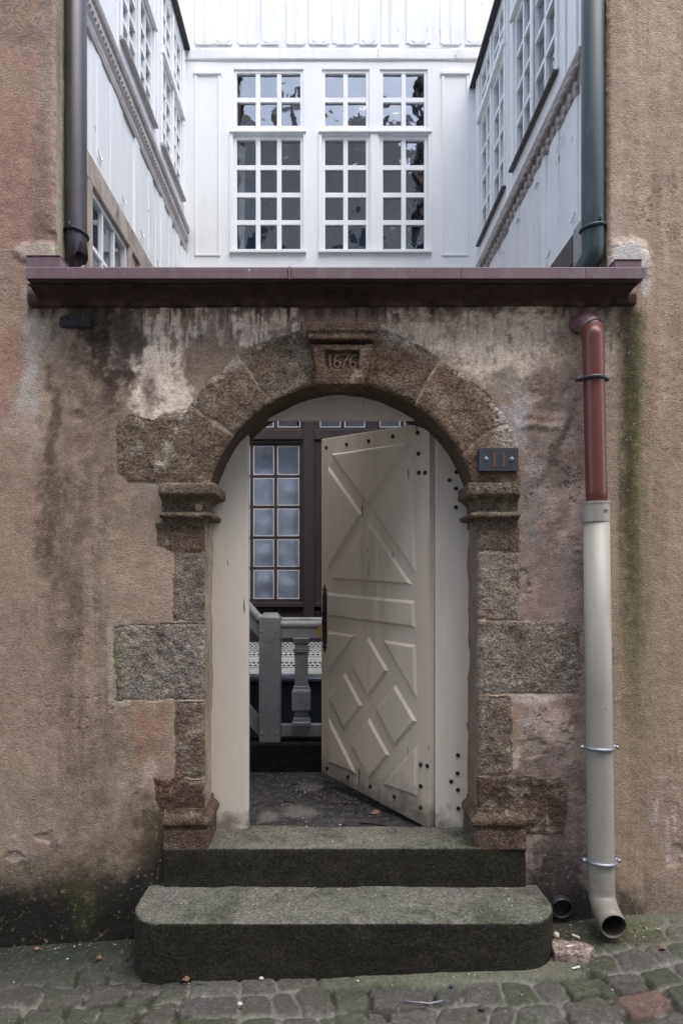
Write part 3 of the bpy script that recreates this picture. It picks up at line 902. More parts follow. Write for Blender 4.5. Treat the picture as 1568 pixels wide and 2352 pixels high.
trap([(704, 745), (860, 745), (860, 764), (704, 764)], -0.096, 0.05)
trap([(707, 763), (858, 763), (857, 781), (709, 781)], -0.088, 0.05)
trap([(712, 780), (856, 780), (853, 796), (715, 796)], -0.020, 0.05)
trap([(714, 793), (856, 793), (838, 872), (729, 872)], -0.046, 0.05)
for bar in ([(714, 790), (856, 790), (854, 803), (717, 803)], [(716, 800), (743, 800), (748, 862), (728, 862)], [(826, 800), (855, 800), (843, 862), (823, 862)], [(725, 846), (845, 846), (842, 866), (728, 866)]):
    trap(bar, -0.070, 0.02)
trap([(724, 865), (838, 865), (836, 883), (726, 883)], -0.074, 0.05)
key = rough_solid('keystone', mb, 0.0045, stone_col(S(100, 82, 68), seed=15), MT['stone'], gate, 0.0018, 55, 0.002, 14, 15, 1, True)
KY = -0.0475


def relief(name, strokes, r, parent, mat):
    m = MB()
    for st in strokes:
        m.tube([(kx(a), KY - .003, kz(b)) for a, b in st], r * 1.25, 8)
    return rough_solid(name, m, 0.0026, lambda V, n_: np.tile(S(112, 95, 80), (len(V), 1)), MT['plaster'], parent, 0.0008, 90, 0.0, 10, 3, 0, True)


def ell(cx, cy, rx, ry, a0=0, a1=360, n=12):
    return [(cx + rx * math.cos(math.radians(a0 + (a1 - a0) * i / n)), cy - ry * math.sin(math.radians(a0 + (a1 - a0) * i / n))) for i in range(n + 1)]


relief('date_numeral', [[(757, 811), (757, 841)]], 0.0052, key, MT['stone'])
relief('date_numeral', [ell(774, 834, 7, 7.5), [(767, 833), (768, 823), (772, 815), (780, 810)]], 0.0046, key, MT['stone'])
relief('date_numeral', [[(784, 812), (802, 809), (800, 815), (792, 828), (787, 843)], [(788, 826), (799, 824)]], 0.0046, key, MT['stone'])
relief('date_numeral', [ell(811, 836, 7, 7.5), [(804, 835), (804, 825), (808, 817), (818, 811)]], 0.0046, key, MT['stone'])


# cornice
mb = MB()
CX0, CX1 = xx(62, 2.965), xx(1466, 2.965)
mb.prismx([(0.05, 3.030), (-0.034, 3.032), (-0.044, 3.040), (-0.070, 3.047), (-0.105, 3.051), (-0.128, 3.055), (-0.128, 3.062), (0.05, 3.062)], CX0, CX1)
mb.prismx([(0.05, 3.002), (-0.014, 3.004), (-0.026, 3.011), (-0.030, 3.020), (-0.030, 3.0615), (0.05, 3.0615)], xx(62, 3.07), xx(1464, 3.07))


def corncol(V, Nn):
    c = np.empty((len(V), 3)); c[:] = S(70, 56, 48)
    a = fb3(V, 16, 701, 4, .6)
    c += (S(44, 36, 32) - c) * (sstep(-.1, .5, a) * .7)[:, None]
    c += (S(104, 82, 68) - c) * (sstep(-.2, .5, -a) * .7 * sstep(3.03, 3.01, V[:, 2]))[:, None]
    return c


rough_solid('cornice', mb, 0.0065, corncol, MT['plaster'], gate, 0.0016, 40, 0.004, 6, 21, 1, True)

# metal coping
mb = MB()
ZB, ZT = 3.064, 3.116
cx0, cx1 = xx(57, 2.93), xx(1481, 2.93)
xs = [cx0, -0.185, -0.172, 0.60, 1.165, cx1]
for a, b in zip(xs[:-1], xs[1:]):
    pr = 0.0 if b - a > 0.05 else 0.004
    mb.prismx([(-0.170 - pr, ZB - pr), (-0.166, ZB - pr), (-0.166, ZT - 0.006), (0.37, ZT + 0.06), (0.37, ZT + 0.068 + pr), (-0.165, ZT + 0.002 + pr), (-0.170 - pr, ZT - 0.002)], a + 0.0008, b - 0.0008)
cop = mb.build('coping', MT['coping'], gate, bevel=0.0015, world=True)
mb = MB(); mb.box(cx0 + 0.006, cx1 - 0.006, -0.160, 0.36, 3.0625, 3.090); mb.build('coping_board', MT['brown_wood'], gate, world=True)
mb = MB(); mb.box(xx(64, 2.98), xx(140, 2.98), -0.135, 0.02, 3.122, zz(592, 2.98)); mb.box(xx(63, 2.98), xx(141, 2.98), -0.139, 0.02, zz(592, 2.98) + 0.0005, zz(592, 2.98) + 0.006)
mb.build('coping_end', MT['coping'], gate, bevel=0.002, world=True)
mb = MB(); mb.box(xx(1409, 2.98), xx(1470, 2.98), -0.135, 0.02, 3.122, zz(601, 2.98)); mb.box(xx(1408, 2.98), xx(1471, 2.98), -0.139, 0.02, zz(601, 2.98) + 0.0005, zz(601, 2.98) + 0.006)
mb.build('coping_end', MT['coping'], gate, bevel=0.002, world=True)
# slate shard wedged in the render
mb = MB(); mb.prism([(xx(139), zz(752)), (xx(212), zz(754)), (xx(209), zz(730)), (xx(170), zz(724)), (xx(141), zz(730))], -0.022, 0.05)
rough_solid('slate_shard', mb, 0.005, lambda V, n_: np.tile(S(70, 70, 70), (len(V), 1)), MT['stone'], gate, 0.003, 60, 0.004, 16, 31, 1, True)


# ---- upper parts of the two houses (beyond the fine grid) and their corner returns
def coarse_house(parent, x0, x1, xin, sgn):
    mb = MB()
    mb.box(x0, x1, 0.012, 0.3, 4.60, 9.5)
    if sgn < 0: mb.box(x0, -2.29, 0.012, 0.3, -0.3, 4.60)
    else: mb.box(2.345, x1, 0.012, 0.3, -0.3, 4.60)
    mb.build('upper_wall', MT['house_render'], parent, world=True)
    nzr, ny = 500, 50
    zr = np.linspace(3.02, 4.63, nzr); yr = np.linspace(0.0, 0.30, ny)
    j = np.argmin(np.abs(gx - xin)) + (0 if sgn < 0 else 1)
    hy = np.interp(zr, gz, -H[:, j]); xe = gx[j]
    ZR, YR = np.meshgrid(zr, yr, indexing='ij')
    ramp_ = sstep(0, 0.05, YR)
    dx = 0.006 * fb2(ZR * 5, YR * 9, 801 + sgn, 4, .6) * ramp_
    Yp = hy[:, None] * (1 - YR / 0.30) + YR
    V = np.stack([np.full(ZR.shape, xe) + (xin - xe) * ramp_ + dx, Yp, ZR], -1).reshape(-1, 3)
    i2 = np.arange(nzr * ny).reshape(nzr, ny)
    q = np.stack([i2[:-1, :-1], i2[:-1, 1:], i2[1:, 1:], i2[1:, :-1]], -1).reshape(-1, 4)
    if sgn > 0: q = q[:, ::-1]
    c = np.empty((len(V), 3)); c[:] = S(164, 158, 136) if sgn < 0 else S(150, 128, 116)
    t = sstep(-.2, .5, fb2(V[:, 2] * 1.5, V[:, 1] * 14, 811, 4, .6))
    c += (S(112, 100, 80) - c) * (t * .6)[:, None]
    t = sstep(3.35, 3.1, V[:, 2] + .08 * fb2(V[:, 2] * 8, V[:, 1] * 12, 821, 3))
    c += (S(150, 146, 110) - c) * (t * .7)[:, None]
    link('corner_return', npmesh('corner_return', V, q, c), MT['plaster'], parent, True)


coarse_house(house_l, -6.0, HCL, HCL, -1)
coarse_house(house_r, HCR, 6.0, HCR, 1)

# ================================================================== 2. STREET, STEPS, COURTYARD FLOOR
def gheight(x, y):
    return np.interp(x, [-2.2, -1.6, -.9, -.62, .05, .86, 1.0, 1.45, 1.8, 2.2], [-.10, -.077, -.030, -.020, -.006, .030, .037, .084, .098, .11]) + 0.012 * sstep(-0.2, -0.6, y) * sstep(0.8, 0, x)


ux = np.arange(-2.3, 2.4, 0.0065); uy = np.arange(-1.25, 0.06, 0.0065)
UX, UY = np.meshgrid(ux, uy)
w1 = fb2(UX * 3.2, UY * 3.2, 901, 3); w2 = fb2(UX * 3.2, UY * 3.2, 911, 3)
wf = fb2(UX * 22, UY * 22, 921, 3, .6); wf2 = fb2(UX * 22, UY * 22, 931, 3, .6)
a_ = UX + 0.085 * w1 + 0.010 * wf; b_ = UY + 0.055 * w2 - 0.035 * UX + 0.008 * wf2
RH = 0.142
row = np.floor(b_ / RH); fr = b_ / RH - row
ri = row.astype(np.int64)
off = _hash(ri, ri * 0, ri * 0, 31) * 0.5
wid = 0.20 + 0.05 * _hash(ri, ri * 0 + 3, ri * 0, 32)
cc_ = a_ / wid + off
ci = np.floor(cc_)


def bnd(k): return k + 0.30 * _hash(k.astype(np.int64), ri, ri * 0, 33)


lo = bnd(ci); shift = np.where(cc_ < lo, -1, 0); hi = bnd(ci + 1); shift = np.where(cc_ >= hi, 1, shift)
ci = ci + shift; lo = bnd(ci); hi = bnd(ci + 1)
dxe = np.minimum(cc_ - lo, hi - cc_) * wid
dye = np.minimum(fr, 1 - fr) * RH
k_ = 0.02
de = np.minimum(dxe, dye) - np.clip(k_ - np.abs(dxe - dye), 0, k_) ** 2 / (4 * k_)
cid = ci.astype(np.int64)
rnd = [0.5 + 0.5 * _hash(cid, ri, ri * 0, 40 + i) for i in range(5)]
jw = 0.006 + 0.007 * rnd[4]
inside = sstep(jw * 0.45, jw * 1.1 + 0.003, de)
dome = 1 - np.exp(-np.maximum(de, 0) / 0.010)
mort = sstep(-0.2, 0.3, fb2(UX * 2.6, UY * 4.5, 951, 4, .6))
HS = -0.022 + 0.011 * mort + inside * (0.014 - 0.007 * mort + 0.007 * dome + 0.007 * (rnd[0] - .5)) + 0.0026 * wf * 1.2 + 0.0020 * fb2(UX * 70, UY * 70, 961, 2) + 0.004 * fb2(UX * 11, UY * 11, 963, 3)
tilt = ((cc_ - (lo + hi) / 2) * (rnd[1] - .5) * 0.012 + (fr - .5) * (rnd[2] - .5) * 0.012) * inside
HS += tilt
# smooth mortar fillet against the steps and the wall
stepd = np.minimum(np.maximum(-(UY + 0.36), 0) + np.maximum(UX - 1.02, 0) + np.maximum(-0.87 - UX, 0), 1)
fil = np.maximum(sstep(0.10, 0.02, stepd + 0.03 * w1 + 0.012 * wf) * sstep(-0.25, 0.25, UX), sstep(-0.13, -0.06, UY + 0.03 * w1) * 0.8)
HS = HS * (1 - fil) + fil * (0.004 + 0.006 * w2 + 0.002 * wf)
base_c = np.empty(UX.shape + (3,)); base_c[:] = S(112, 105, 98)
pal = [S(104, 97, 92), S(106, 102, 92), S(92, 96, 78), S(112, 109, 100), S(100, 92, 88), S(88, 90, 74), S(96, 94, 84)]
pick = np.clip((rnd[3] * len(pal)).astype(int), 0, len(pal) - 1)
for i, p in enumerate(pal):
    base_c[pick == i] = p
red = (np.hypot((UX - 1.235), (UY + 0.56)) < 0.105)
redid = None
cand = np.argmin((UX - 1.26) ** 2 + (UY + 0.60) ** 2)
redm = (cid == cid.ravel()[cand]) & (ri == ri.ravel()[cand])
base_c[redm] = S(128, 102, 93)


def mixs(m, col):
    global base_c
    base_c = base_c + (col - base_c) * np.clip(m, 0, 1)[..., None]


mixs(sstep(-.1, .5, fb2(UX * 9, UY * 9, 971, 4, .6)) * .4, S(88, 82, 76))
mixs(sstep(0.05, .5, fb2(UX * 5, UY * 7, 981, 4, .6)) * .55, S(80, 88, 60))
jc = S(60, 60, 46) + (S(146, 142, 130) - S(60, 60, 46)) * sstep(.3, .7, mort)[..., None]
base_c = base_c + (jc - base_c) * ((1 - inside) * .85)[..., None]
mixs(fil * .85, S(126, 126, 106))
mixs(fil * sstep(0.0, .5, w1) * .4, S(96, 102, 72))
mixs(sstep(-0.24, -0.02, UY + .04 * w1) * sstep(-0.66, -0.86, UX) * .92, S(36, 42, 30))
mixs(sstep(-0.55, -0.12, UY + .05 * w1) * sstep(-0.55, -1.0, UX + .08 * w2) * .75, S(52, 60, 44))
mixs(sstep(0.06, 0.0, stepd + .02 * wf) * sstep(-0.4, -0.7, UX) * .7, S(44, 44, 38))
mixs(sstep(1.0, 1.3, UX) * sstep(-.3, -.05, UY + .06 * w2) * sstep(-.3, .3, w1) * .7, S(96, 104, 58))
mixs(sstep(1.02, 1.06, UX) * sstep(1.34, 1.24, UX) * sstep(-.26, -.12, UY + .03 * w1) * .7, S(62, 58, 50))
mixs(sstep(.45, .8, fb2(UX * 90, UY * 90, 991, 2)) * .4, S(170, 166, 156))
mixs(sstep(.35, .8, -fb2(UX * 60, UY * 60, 993, 2)) * .4, S(54, 52, 46))
base_c = base_c * .60
V = np.stack([UX.ravel(), UY.ravel(), (gheight(UX, UY) + HS).ravel()], 1)
i2 = np.arange(UX.size).reshape(UX.shape)
q = np.stack([i2[:-1, :-1], i2[:-1, 1:], i2[1:, 1:], i2[1:, :-1]], -1).reshape(-1, 4)
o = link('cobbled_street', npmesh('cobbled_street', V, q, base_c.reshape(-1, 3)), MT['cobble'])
tag(o, 'uneven worn cobbles with mossy mortar joints in the lane', kind='structure')
# the rest of the lane, coarse, as a frame round the fine part
mb = MB()


def gq(x0, x1, y0, y1, n=8):
    for i in range(n):
        a = x0 + (x1 - x0) * i / n; b = x0 + (x1 - x0) * (i + 1) / n
        h = lambda x: float(gheight(np.array(x), np.array(-1.2))) - 0.03
        mb.add([(a, y0, h(a)), (b, y0, h(b)), (b, y1, h(b)), (a, y1, h(a))], [(0, 1, 2, 3)])


gq(-40, 40, -30, -1.15, 400); gq(-40, -2.25, -1.15, 0.06, 200); gq(2.35, 40, -1.15, 0.06, 200); gq(-40, 40, 0.06, 30, 80)
me = mb.mesh('lane_ground', False)
ca = me.color_attributes.new('Col', 'FLOAT_COLOR', 'POINT')
ca.data.foreach_set('color', np.tile(np.append(S(104, 98, 90), 1), len(me.vertices)).astype(np.float32))
o = link('street', me, MT['cobble']); tag(o, 'rest of the cobbled lane', kind='structure')


# ---- stone steps
def step_outline(x0, x1, y0, y1, rl, rr, n=10):
    pts = []
    for i in range(n + 1):
        a = math.pi + (math.pi / 2) * i / n
        pts.append((x0 + rl + rl * math.cos(a), y0 + rl * 1.25 + rl * 1.25 * math.sin(a)))
    for i in range(n + 1):
        a = 1.5 * math.pi + (math.pi / 2) * i / n
        pts.append((x1 - rr + rr * math.cos(a), y0 + rr * 1.25 + rr * 1.25 * math.sin(a)))
    pts += [(x1, y1), (x0, y1)]
    return pts


def step(name, label, outline, z0, z1, seed, moss):
    mb = MB()
    mb.hull([(p[0], p[1], z0) for p in outline], [(p[0], p[1], z1) for p in outline])

    def colf(V, Nn):
        c = np.empty((len(V), 3)); c[:] = S(49, 45, 37)  # grimy riser tone, darkened to stand in for shade under top light
        a = fb3(V, 9, seed, 4, .6); b = fb3(V, 130, seed + 9, 2, .6)
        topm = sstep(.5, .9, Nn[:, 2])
        c += (S(33, 31, 25) - c) * (sstep(-.2, .5, a) * .6)[:, None]
        c += (S(46, 47, 34) - c) * (sstep(.05, .5, fb3(V, 5, seed + 3, 3)) * .5)[:, None]
        c += (S(112, 109, 100) - c) * topm[:, None] * .95  # treads painted lighter, as lit from above
        c += (moss - c) * (topm * sstep(-.25, .35, fb3(V, 4, seed + 5, 4, .6)) * .55)[:, None]
        c += (S(96, 92, 80) - c) * (topm * sstep(.1, .6, a) * .5)[:, None]
        c += (S(58, 60, 44) - c) * (topm * sstep(.0, .5, fb3(V, 7, seed + 8, 4, .6)) * .6)[:, None]
        c += (S(70, 74, 46) - c) * ((1 - topm) * sstep(.25, .6, fb3(V, 6, seed + 12, 4, .6)) * .15)[:, None]
        c += (S(150, 144, 130) - c) * (sstep(.45, .9, b) * .22)[:, None]
        c += (S(40, 38, 33) - c) * (sstep(.3, .8, -b) * .35)[:, None]
        wear = topm * np.exp(-((V[:, 0] - .06) / .38) ** 2) * sstep(-.5, .2, fb3(V, 6, seed + 21, 3))     # foot-worn middle of the tread
        c += (S(132, 128, 117) - c) * (wear * .45)[:, None]
        c += (S(30, 30, 24) - c) * (sstep(.25, .45, fb3(V, 16, seed + 25, 3, .6)) * .35)[:, None]
        return c
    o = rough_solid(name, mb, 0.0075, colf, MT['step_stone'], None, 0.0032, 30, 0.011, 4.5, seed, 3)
    return tag(o, label, 'step')


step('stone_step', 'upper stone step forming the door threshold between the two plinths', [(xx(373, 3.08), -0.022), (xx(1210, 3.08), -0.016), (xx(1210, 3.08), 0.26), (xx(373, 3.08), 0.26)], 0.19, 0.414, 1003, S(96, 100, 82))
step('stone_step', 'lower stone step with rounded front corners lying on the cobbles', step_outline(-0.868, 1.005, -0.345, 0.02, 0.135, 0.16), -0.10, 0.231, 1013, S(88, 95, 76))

# ---- courtyard floor
ux = np.arange(-1.36, 1.38, 0.011); uy = np.arange(0.20, 2.95, 0.011)
CXg, CYg = np.meshgrid(ux, uy)
hf = 0.398 + 0.006 * fb2(CXg * 3, CYg * 3, 1101, 3) + 0.003 * fb2(CXg * 22, CYg * 22, 1111, 3, .6)
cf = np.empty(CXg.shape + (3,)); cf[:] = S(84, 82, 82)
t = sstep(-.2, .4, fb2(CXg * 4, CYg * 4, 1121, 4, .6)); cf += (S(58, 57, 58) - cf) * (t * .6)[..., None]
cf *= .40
t = sstep(.0, .5, fb2(CXg * 30, CYg * 30, 1131, 3, .6)); cf += (S(112, 108, 102) - cf) * (t * .35)[..., None]
for (cx, cy, r) in ((-0.16, 0.52, .10), (-0.33, 0.44, .07), (-0.10, 0.95, .08)):
    t = sstep(1.4, .3, np.hypot((CXg - cx) / r, (CYg - cy) / r / 1.1) + .5 * fb2(CXg * 14, CYg * 14, 1141, 3)); cf += (S(140, 138, 132) - cf) * (t * .45)[..., None]
V = np.stack([CXg.ravel(), CYg.ravel(), hf.ravel()], 1)
i2 = np.arange(CXg.size).reshape(CXg.shape)
q = np.stack([i2[:-1, :-1], i2[:-1, 1:], i2[1:, 1:], i2[1:, :-1]], -1).reshape(-1, 4)
o = link('courtyard_floor', npmesh('courtyard_floor', V, q, cf.reshape(-1, 3)), MT['cobble'])
tag(o, 'dark gritty courtyard floor behind the door', kind='structure')

# ================================================================== 3. DOOR FRAME AND DOOR
DF = 3.32
frame = thing('door_frame', 'cream painted boards filling the arch around the doorway', 'door frame', (AXC, 0.25, 0.41))
FL, FR, FT = xx(570, DF), xx(1000, DF), zz(962, DF)
ro = AR + 0.012


def za(x): return AZC + math.sqrt(max(ro * ro - (x - AXC) ** 2, 0))


mb = MB()
a0 = math.acos((FL - AXC) / ro)
cur = [(AXC + ro * math.cos(a0 + (math.pi - a0) * i / 14), AZC + ro * math.sin(a0 + (math.pi - a0) * i / 14)) for i in range(15)]
mb.prism([(AXC - ro, 0.40), (FL, 0.40)] + cur, 0.22, 0.275)
mb.build('jamb_board', MT['cream_frame'], frame, bevel=0.003, world=True)
mb = MB()
a1 = math.acos((FR - AXC) / ro)
cur = [(AXC + ro * math.cos(a1 * i / 14), AZC + ro * math.sin(a1 * i / 14)) for i in range(15)]
mb.prism([(FR, 0.40), (AXC + ro, 0.40)] + cur, 0.22, 0.275)
jr = mb.build('jamb_board', MT['cream_frame'], frame, bevel=0.003, world=True)
mb = MB()
ah = math.asin((FT - AZC) / ro)
cur = [(AXC + ro * math.cos(ah + (math.pi - 2 * ah) * i / 22), AZC + ro * math.sin(ah + (math.pi - 2 * ah) * i / 22)) for i in range(23)]
mb.prism(cur, 0.2225, 0.2725)
mb.build('head_board', MT['cream_frame'], frame, bevel=0.003, world=True)


def zA(a, b): return (545.5 + 0.3479 * a, 890 + 0.3479 * b)


def zB(a, b): return (545.5 + 0.3479 * a, 1378 + 0.3479 * b)


for p in [zA(1444, 450), zA(1442, 559), zA(1397, 612), zA(1440, 667), zA(1439, 791), zB(1453, 1026), zB(1451, 1145), zB(1408, 1199), zB(1453, 1255), zB(1455, 1378)]:
    w = W(p[0], p[1], DF)
    m = MB(); m.tube([(w.x, 0.222, w.z), (w.x, 0.216, w.z)], 0.0105, 14); m.dome((w.x, 0.216, w.z), (0, -1, 0), 0.0105, 0.005)
    o = m.build('bolt_head', MT['black_iron'], jr, smooth=False)

HX, HY = 0.517, 0.222
EU = Vector((-0.60, 0.80, 0)); EN = Vector((-0.80, -0.60, 0))
DWD, DHT = 0.94, 2.098
door = thing('door', 'cream ledged wooden door with raised diamond and triangle panels standing ajar', 'door', (HX, HY, 0.41))


def dbase(u): return 0.411 + 0.0777 * u


def dpt(u, v, w): # w outward
    return Vector((HX, HY, 0)) + EU * u + EN * w + Vector((0, 0, dbase(u) + v))


def duv(p):
    px, py = p
    k = px - VX
    u = (HX * F - k * (D0 + HY)) / (k * 0.8 + 0.6 * F)
    D = D0 + HY + 0.8 * u
    return u, CH - (py - VY) * D / F - dbase(u)


mb = MB()
mb.hull([dpt(0, 0, 0), dpt(DWD, 0, 0), dpt(DWD, DHT, 0), dpt(0, DHT, 0)], [dpt(0, 0, -0.045), dpt(DWD, 0, -0.045), dpt(DWD, DHT, -0.045), dpt(0, DHT, -0.045)])
leaf = mb.build('door_leaf', MT['cream'], door, bevel=0.003, world=True)
# thin straight seam boards on the leaf: hinge stile cover and outer stile
def inset(pts, d):
    n = len(pts); out = []
    cx = sum(p[0] for p in pts) / n; cy = sum(p[1] for p in pts) / n
    for i in range(n):
        p = Vector(pts[i]); a = Vector(pts[i - 1]); b = Vector(pts[(i + 1) % n])
        e1 = (p - a).normalized(); e2 = (b - p).normalized()
        n1 = Vector((-e1.y, e1.x)); n2 = Vector((-e2.y, e2.x))
        c = Vector((cx, cy))
        if n1.dot(c - p) < 0: n1 = -n1
        if n2.dot(c - p) < 0: n2 = -n2
        bis = (n1 + n2); l = bis.dot(n1)
        out.append(p + bis * (d / max(l, 0.35)))
    return out


PANELS = [
    [zA(620, 437), zA(1145, 357), zA(862, 780)],
    [zA(600, 512), zA(600, 1203), zA(828, 838)],
    [zA(1163, 378), zA(890, 805), zA(1180, 1232)],
    [zA(618, 1268), zA(1160, 1307), zA(868, 880)],
    [zA(597, 1353), zA(1172, 1408), zB(1177, 190), zB(597, 112)],
    [zB(865, 240), zB(1000, 468), zB(870, 648), zB(748, 420)],
    [zB(710, 478), zB(828, 700), zB(708, 862), zB(603, 640)],
    [zB(1040, 555), zB(1187, 803), zB(1045, 970), zB(915, 725)],
    [zB(870, 778), zB(1007, 1027), zB(875, 1190), zB(750, 950)],
    [zB(597, 205), zB(785, 232), zB(597, 500)],
    [zB(960, 262), zB(1180, 297), zB(1185, 648)],
    [zB(603, 775), zB(793, 1157), zB(603, 1078)],
    [zB(1187, 958), zB(1187, 1305), zB(960, 1220)],
]
for pl in PANELS:
    uv = [duv(p) for p in pl]
    top = inset(uv, 0.016)
    m = MB()
    m.hull([dpt(u, v, -0.001) for u, v in uv], [dpt(t[0], t[1], 0.013) for t in top])
    m.build('raised_panel', MT['cream'], door, bevel=0.0015, world=True)
for p in [zB(593, 1113), zB(730, 1170), zB(877, 1233), zB(1036, 1300), zB(1210, 1088), zB(1254, 1097), zB(1210, 1230), zB(1210, 1372), zA(587, 397), zA(721, 375), zA(866, 353), zA(1026, 322), zA(1190, 300), zA(1195, 437), zA(1198, 563), zA(1238, 563)]:
    u, v = duv(p)
    m = MB(); m.tube([dpt(u, v, -0.001), dpt(u, v, 0.005)], 0.0115, 14); m.dome(dpt(u, v, 0.005), EN, 0.0115, 0.005)
    m.build('bolt_head', MT['black_iron'], door, world=True)
# grooves between the boards of the leaf, as thin cover strips at the two stiles
m = MB()
u0 = duv(zA(1180, 900))[0]
m.hull([dpt(u0, 0.01, 0.0005), dpt(u0 + .004, 0.01, 0.0005), dpt(u0 + .004, DHT - .01, 0.0005), dpt(u0, DHT - .01, 0.0005)], [dpt(u0, 0.01, 0.0015), dpt(u0 + .004, 0.01, 0.0015), dpt(u0 + .004, DHT - .01, 0.0015), dpt(u0, DHT - .01, 0.0015)])
m.build('stile_bead', MT['cream'], door, world=True)
# long iron latch plate with pierced ends
uL = DWD - 0.038
vt = duv((741, 1341))[1]; vb = duv((741, 1498))[1]
m = MB()


def dprism(pts, w0, w1): m.hull([dpt(u, v, w0) for u, v in pts], [dpt(u, v, w1) for u, v in pts])


hw = 0.020
dprism([(uL - hw, vb + .07), (uL + hw, vb + .07), (uL + hw, vt - .07), (uL - hw, vt - .07)], 0.0, 0.006)
dprism([(uL - hw, vt - .07), (uL + hw, vt - .07), (uL + .007, vt - .045), (uL - .007, vt - .045)], 0.0, 0.005)
dprism([(uL - hw, vb + .07), (uL - .007, vb + .045), (uL + .007, vb + .045), (uL + hw, vb + .07)], 0.0, 0.005)
for s_, v0 in ((1, vt), (-1, vb)):
    for du, dv, rr in ((-.010, -.036, .009), (.010, -.036, .009), (0, -.02, .007), (0, -.008, .005)):
        m.tube([dpt(uL + du, v0 + s_ * dv, 0), dpt(uL + du, v0 + s_ * dv, .006)], rr, 10)
plate = m.build('latch_plate', MT['black_iron'], door, world=True)
vm = duv((741, 1408))[1]
m = MB()
m.tube([dpt(uL, vm, .004), dpt(uL, vm, .04)], .008, 10)
m.tube([dpt(uL - .035, vm, .040), dpt(uL + .04, vm + .002, .040)], [.006, .008], 10)
m.tube([dpt(uL, vm - .06, .004), dpt(uL, vm - .06, .016)], .012, 12)
o = m.build('handle', MT['black_iron'], plate, smooth=False)
wv = dpt(DWD - .012, duv((737, 1432))[1], .022)
m = MB(); m.prism([(wv.x - .011, wv.z - .075), (wv.x + .011, wv.z - .072), (wv.x + .011, wv.z - .03), (wv.x + .004, wv.z - .018), (wv.x - .004, wv.z - .018), (wv.x - .011, wv.z - .03)], wv.y - .002, wv.y + .002)
tagk = thing('key_tag', 'small yellow tag hanging from the black door latch', 'tag', wv)
m.build('tag_plate', MT['yellow'], tagk, bevel=.001, world=True)
m = MB(); m.tube([(wv.x + .012 * math.sin(a), wv.y, wv.z - .006 + .014 * math.cos(a)) for a in np.linspace(0, 2 * math.pi, 13)], .0012, 6, caps=False)
m.build('ring', MT['steel'], tagk, world=True)

# ================================================================== 4. HOUSE NUMBER PLATE
HD = 3.065
pl = thing('house_number_plate', 'dark blue grey plate with the number 11 on the arch above the impost', 'number plate', W(1145, 1055, HD))
m = MB(); m.box(xx(1100, HD), xx(1190, HD), HD - D0, HD - D0 + 0.03, zz(1082, HD), zz(1028, HD))
m.build('plate', MT['plate'], pl, bevel=.0015, world=True)
for cx in (1116, 1175):
    w = W(cx, 1054, HD); m = MB(); m.dome((w.x, w.y + .001, w.z), (0, -1, 0), .0115, .008, 16, 5)
    m.build('screw', MT['screw'], pl, smooth=True, world=True)
for cx in (1134.5, 1156):
    q_ = lambda a, b: (xx(cx + a, HD), zz(b, HD))
    m = MB()
    m.prism([q_(-4.5, 1070), q_(4.5, 1070), q_(2.6, 1067.5), q_(2.6, 1038.5), q_(-1.2, 1041), q_(-1.2, 1067.5)], HD - D0 - .0022, HD - D0 + .001)
    m.prism([q_(-7.5, 1045.5), q_(-1.2, 1043.5), q_(-1.2, 1041), q_(-4, 1043)], HD - D0 - .0020, HD - D0 + .001)
    m.prism([q_(-7.5, 1071.5), q_(7.5, 1071.5), q_(4.5, 1069.9), q_(-4.5, 1069.9)], HD - D0 - .0024, HD - D0 + .001)
    m.build('numeral', MT['copper'], pl, world=True)

# ================================================================== 5. PIPES
dp = thing('drainpipe', 'drainpipe on the wall right of the arch, red brown above and pale grey below', 'drainpipe', W(1380, 2100, 3.0))


def pp(px, py, y=-0.085): return W(px, py, D0 + y)


rb = 0.0475
m = MB()
top = pp(1361, 775)
m.tube([Vector((top.x - .040, 0.03, zz(747))), Vector((top.x - .034, -0.020, zz(747))), Vector((top.x - .022, -0.056, zz(752))), Vector((top.x - .010, -0.076, zz(764))), Vector((top.x - .003, -0.085, zz(780))), ], [.047, .047, .047, .0475, .049], 28)
m.build('bend', MT['bend'], dp, smooth=True, world=True)
m = MB(); m.tube([Vector((top.x - .011, -0.0745, zz(763))), Vector((top.x - .007, -0.081, zz(768)))], .0512, 28, inner=.004); m.build('bend_seam', MT['bend'], dp, smooth=False, world=True)
m = MB(); m.tube([Vector((top.x - .0065, -0.082, zz(766))), top, pp(1363, 860), pp(1369, 1130), pp(1370, 1170)], [.050, .0495, rb, rb, rb], 28)
m.build('brown_section', MT['rust_pipe'], dp, smooth=True, world=True)
rw = 0.0585
m = MB()
pa = pp(1369, 1195); pb = pp(1381, 2045)
el = pp(1382, 2075)
gz0 = 0.135
path = [pa, pp(1375, 1600), pb, Vector((pb.x, pb.y - .004, .222)), Vector((pb.x, pb.y - .018, .196)), Vector((pb.x - .002, pb.y - .045, .178)), Vector((pb.x - .004, pb.y - .085, .166)), Vector((pb.x - .007, pb.y - .150, .156))]
m.tube(path, [rw, rw, rw, rw, rw * 1.02, rw * 1.03, rw * 1.0, rw * .99], 32, inner=.004)
wp = m.build('pale_section', MT['pale_pipe'], dp, smooth=True, world=True)
m = MB(); m.tube([p + Vector((0, 0, 0)) for p in path[3:-1]] + [path[-1] - (path[-1] - path[-2]).normalized() * .012], rw - .0045, 24, inner=.001)
m.build('dark_liner', MT['pipe_inside'], dp, smooth=True, world=True)  # darker brown liner set inside the pale elbow
m = MB(); m.tube([pp(1368, 1155), pp(1368, 1157), pp(1368, 1199), pp(1368, 1200)], [.0595, .0615, .0615, .0595], 30, inner=.012)
sk = m.build('socket', MT['pale_pipe'], dp, smooth=False, world=True)
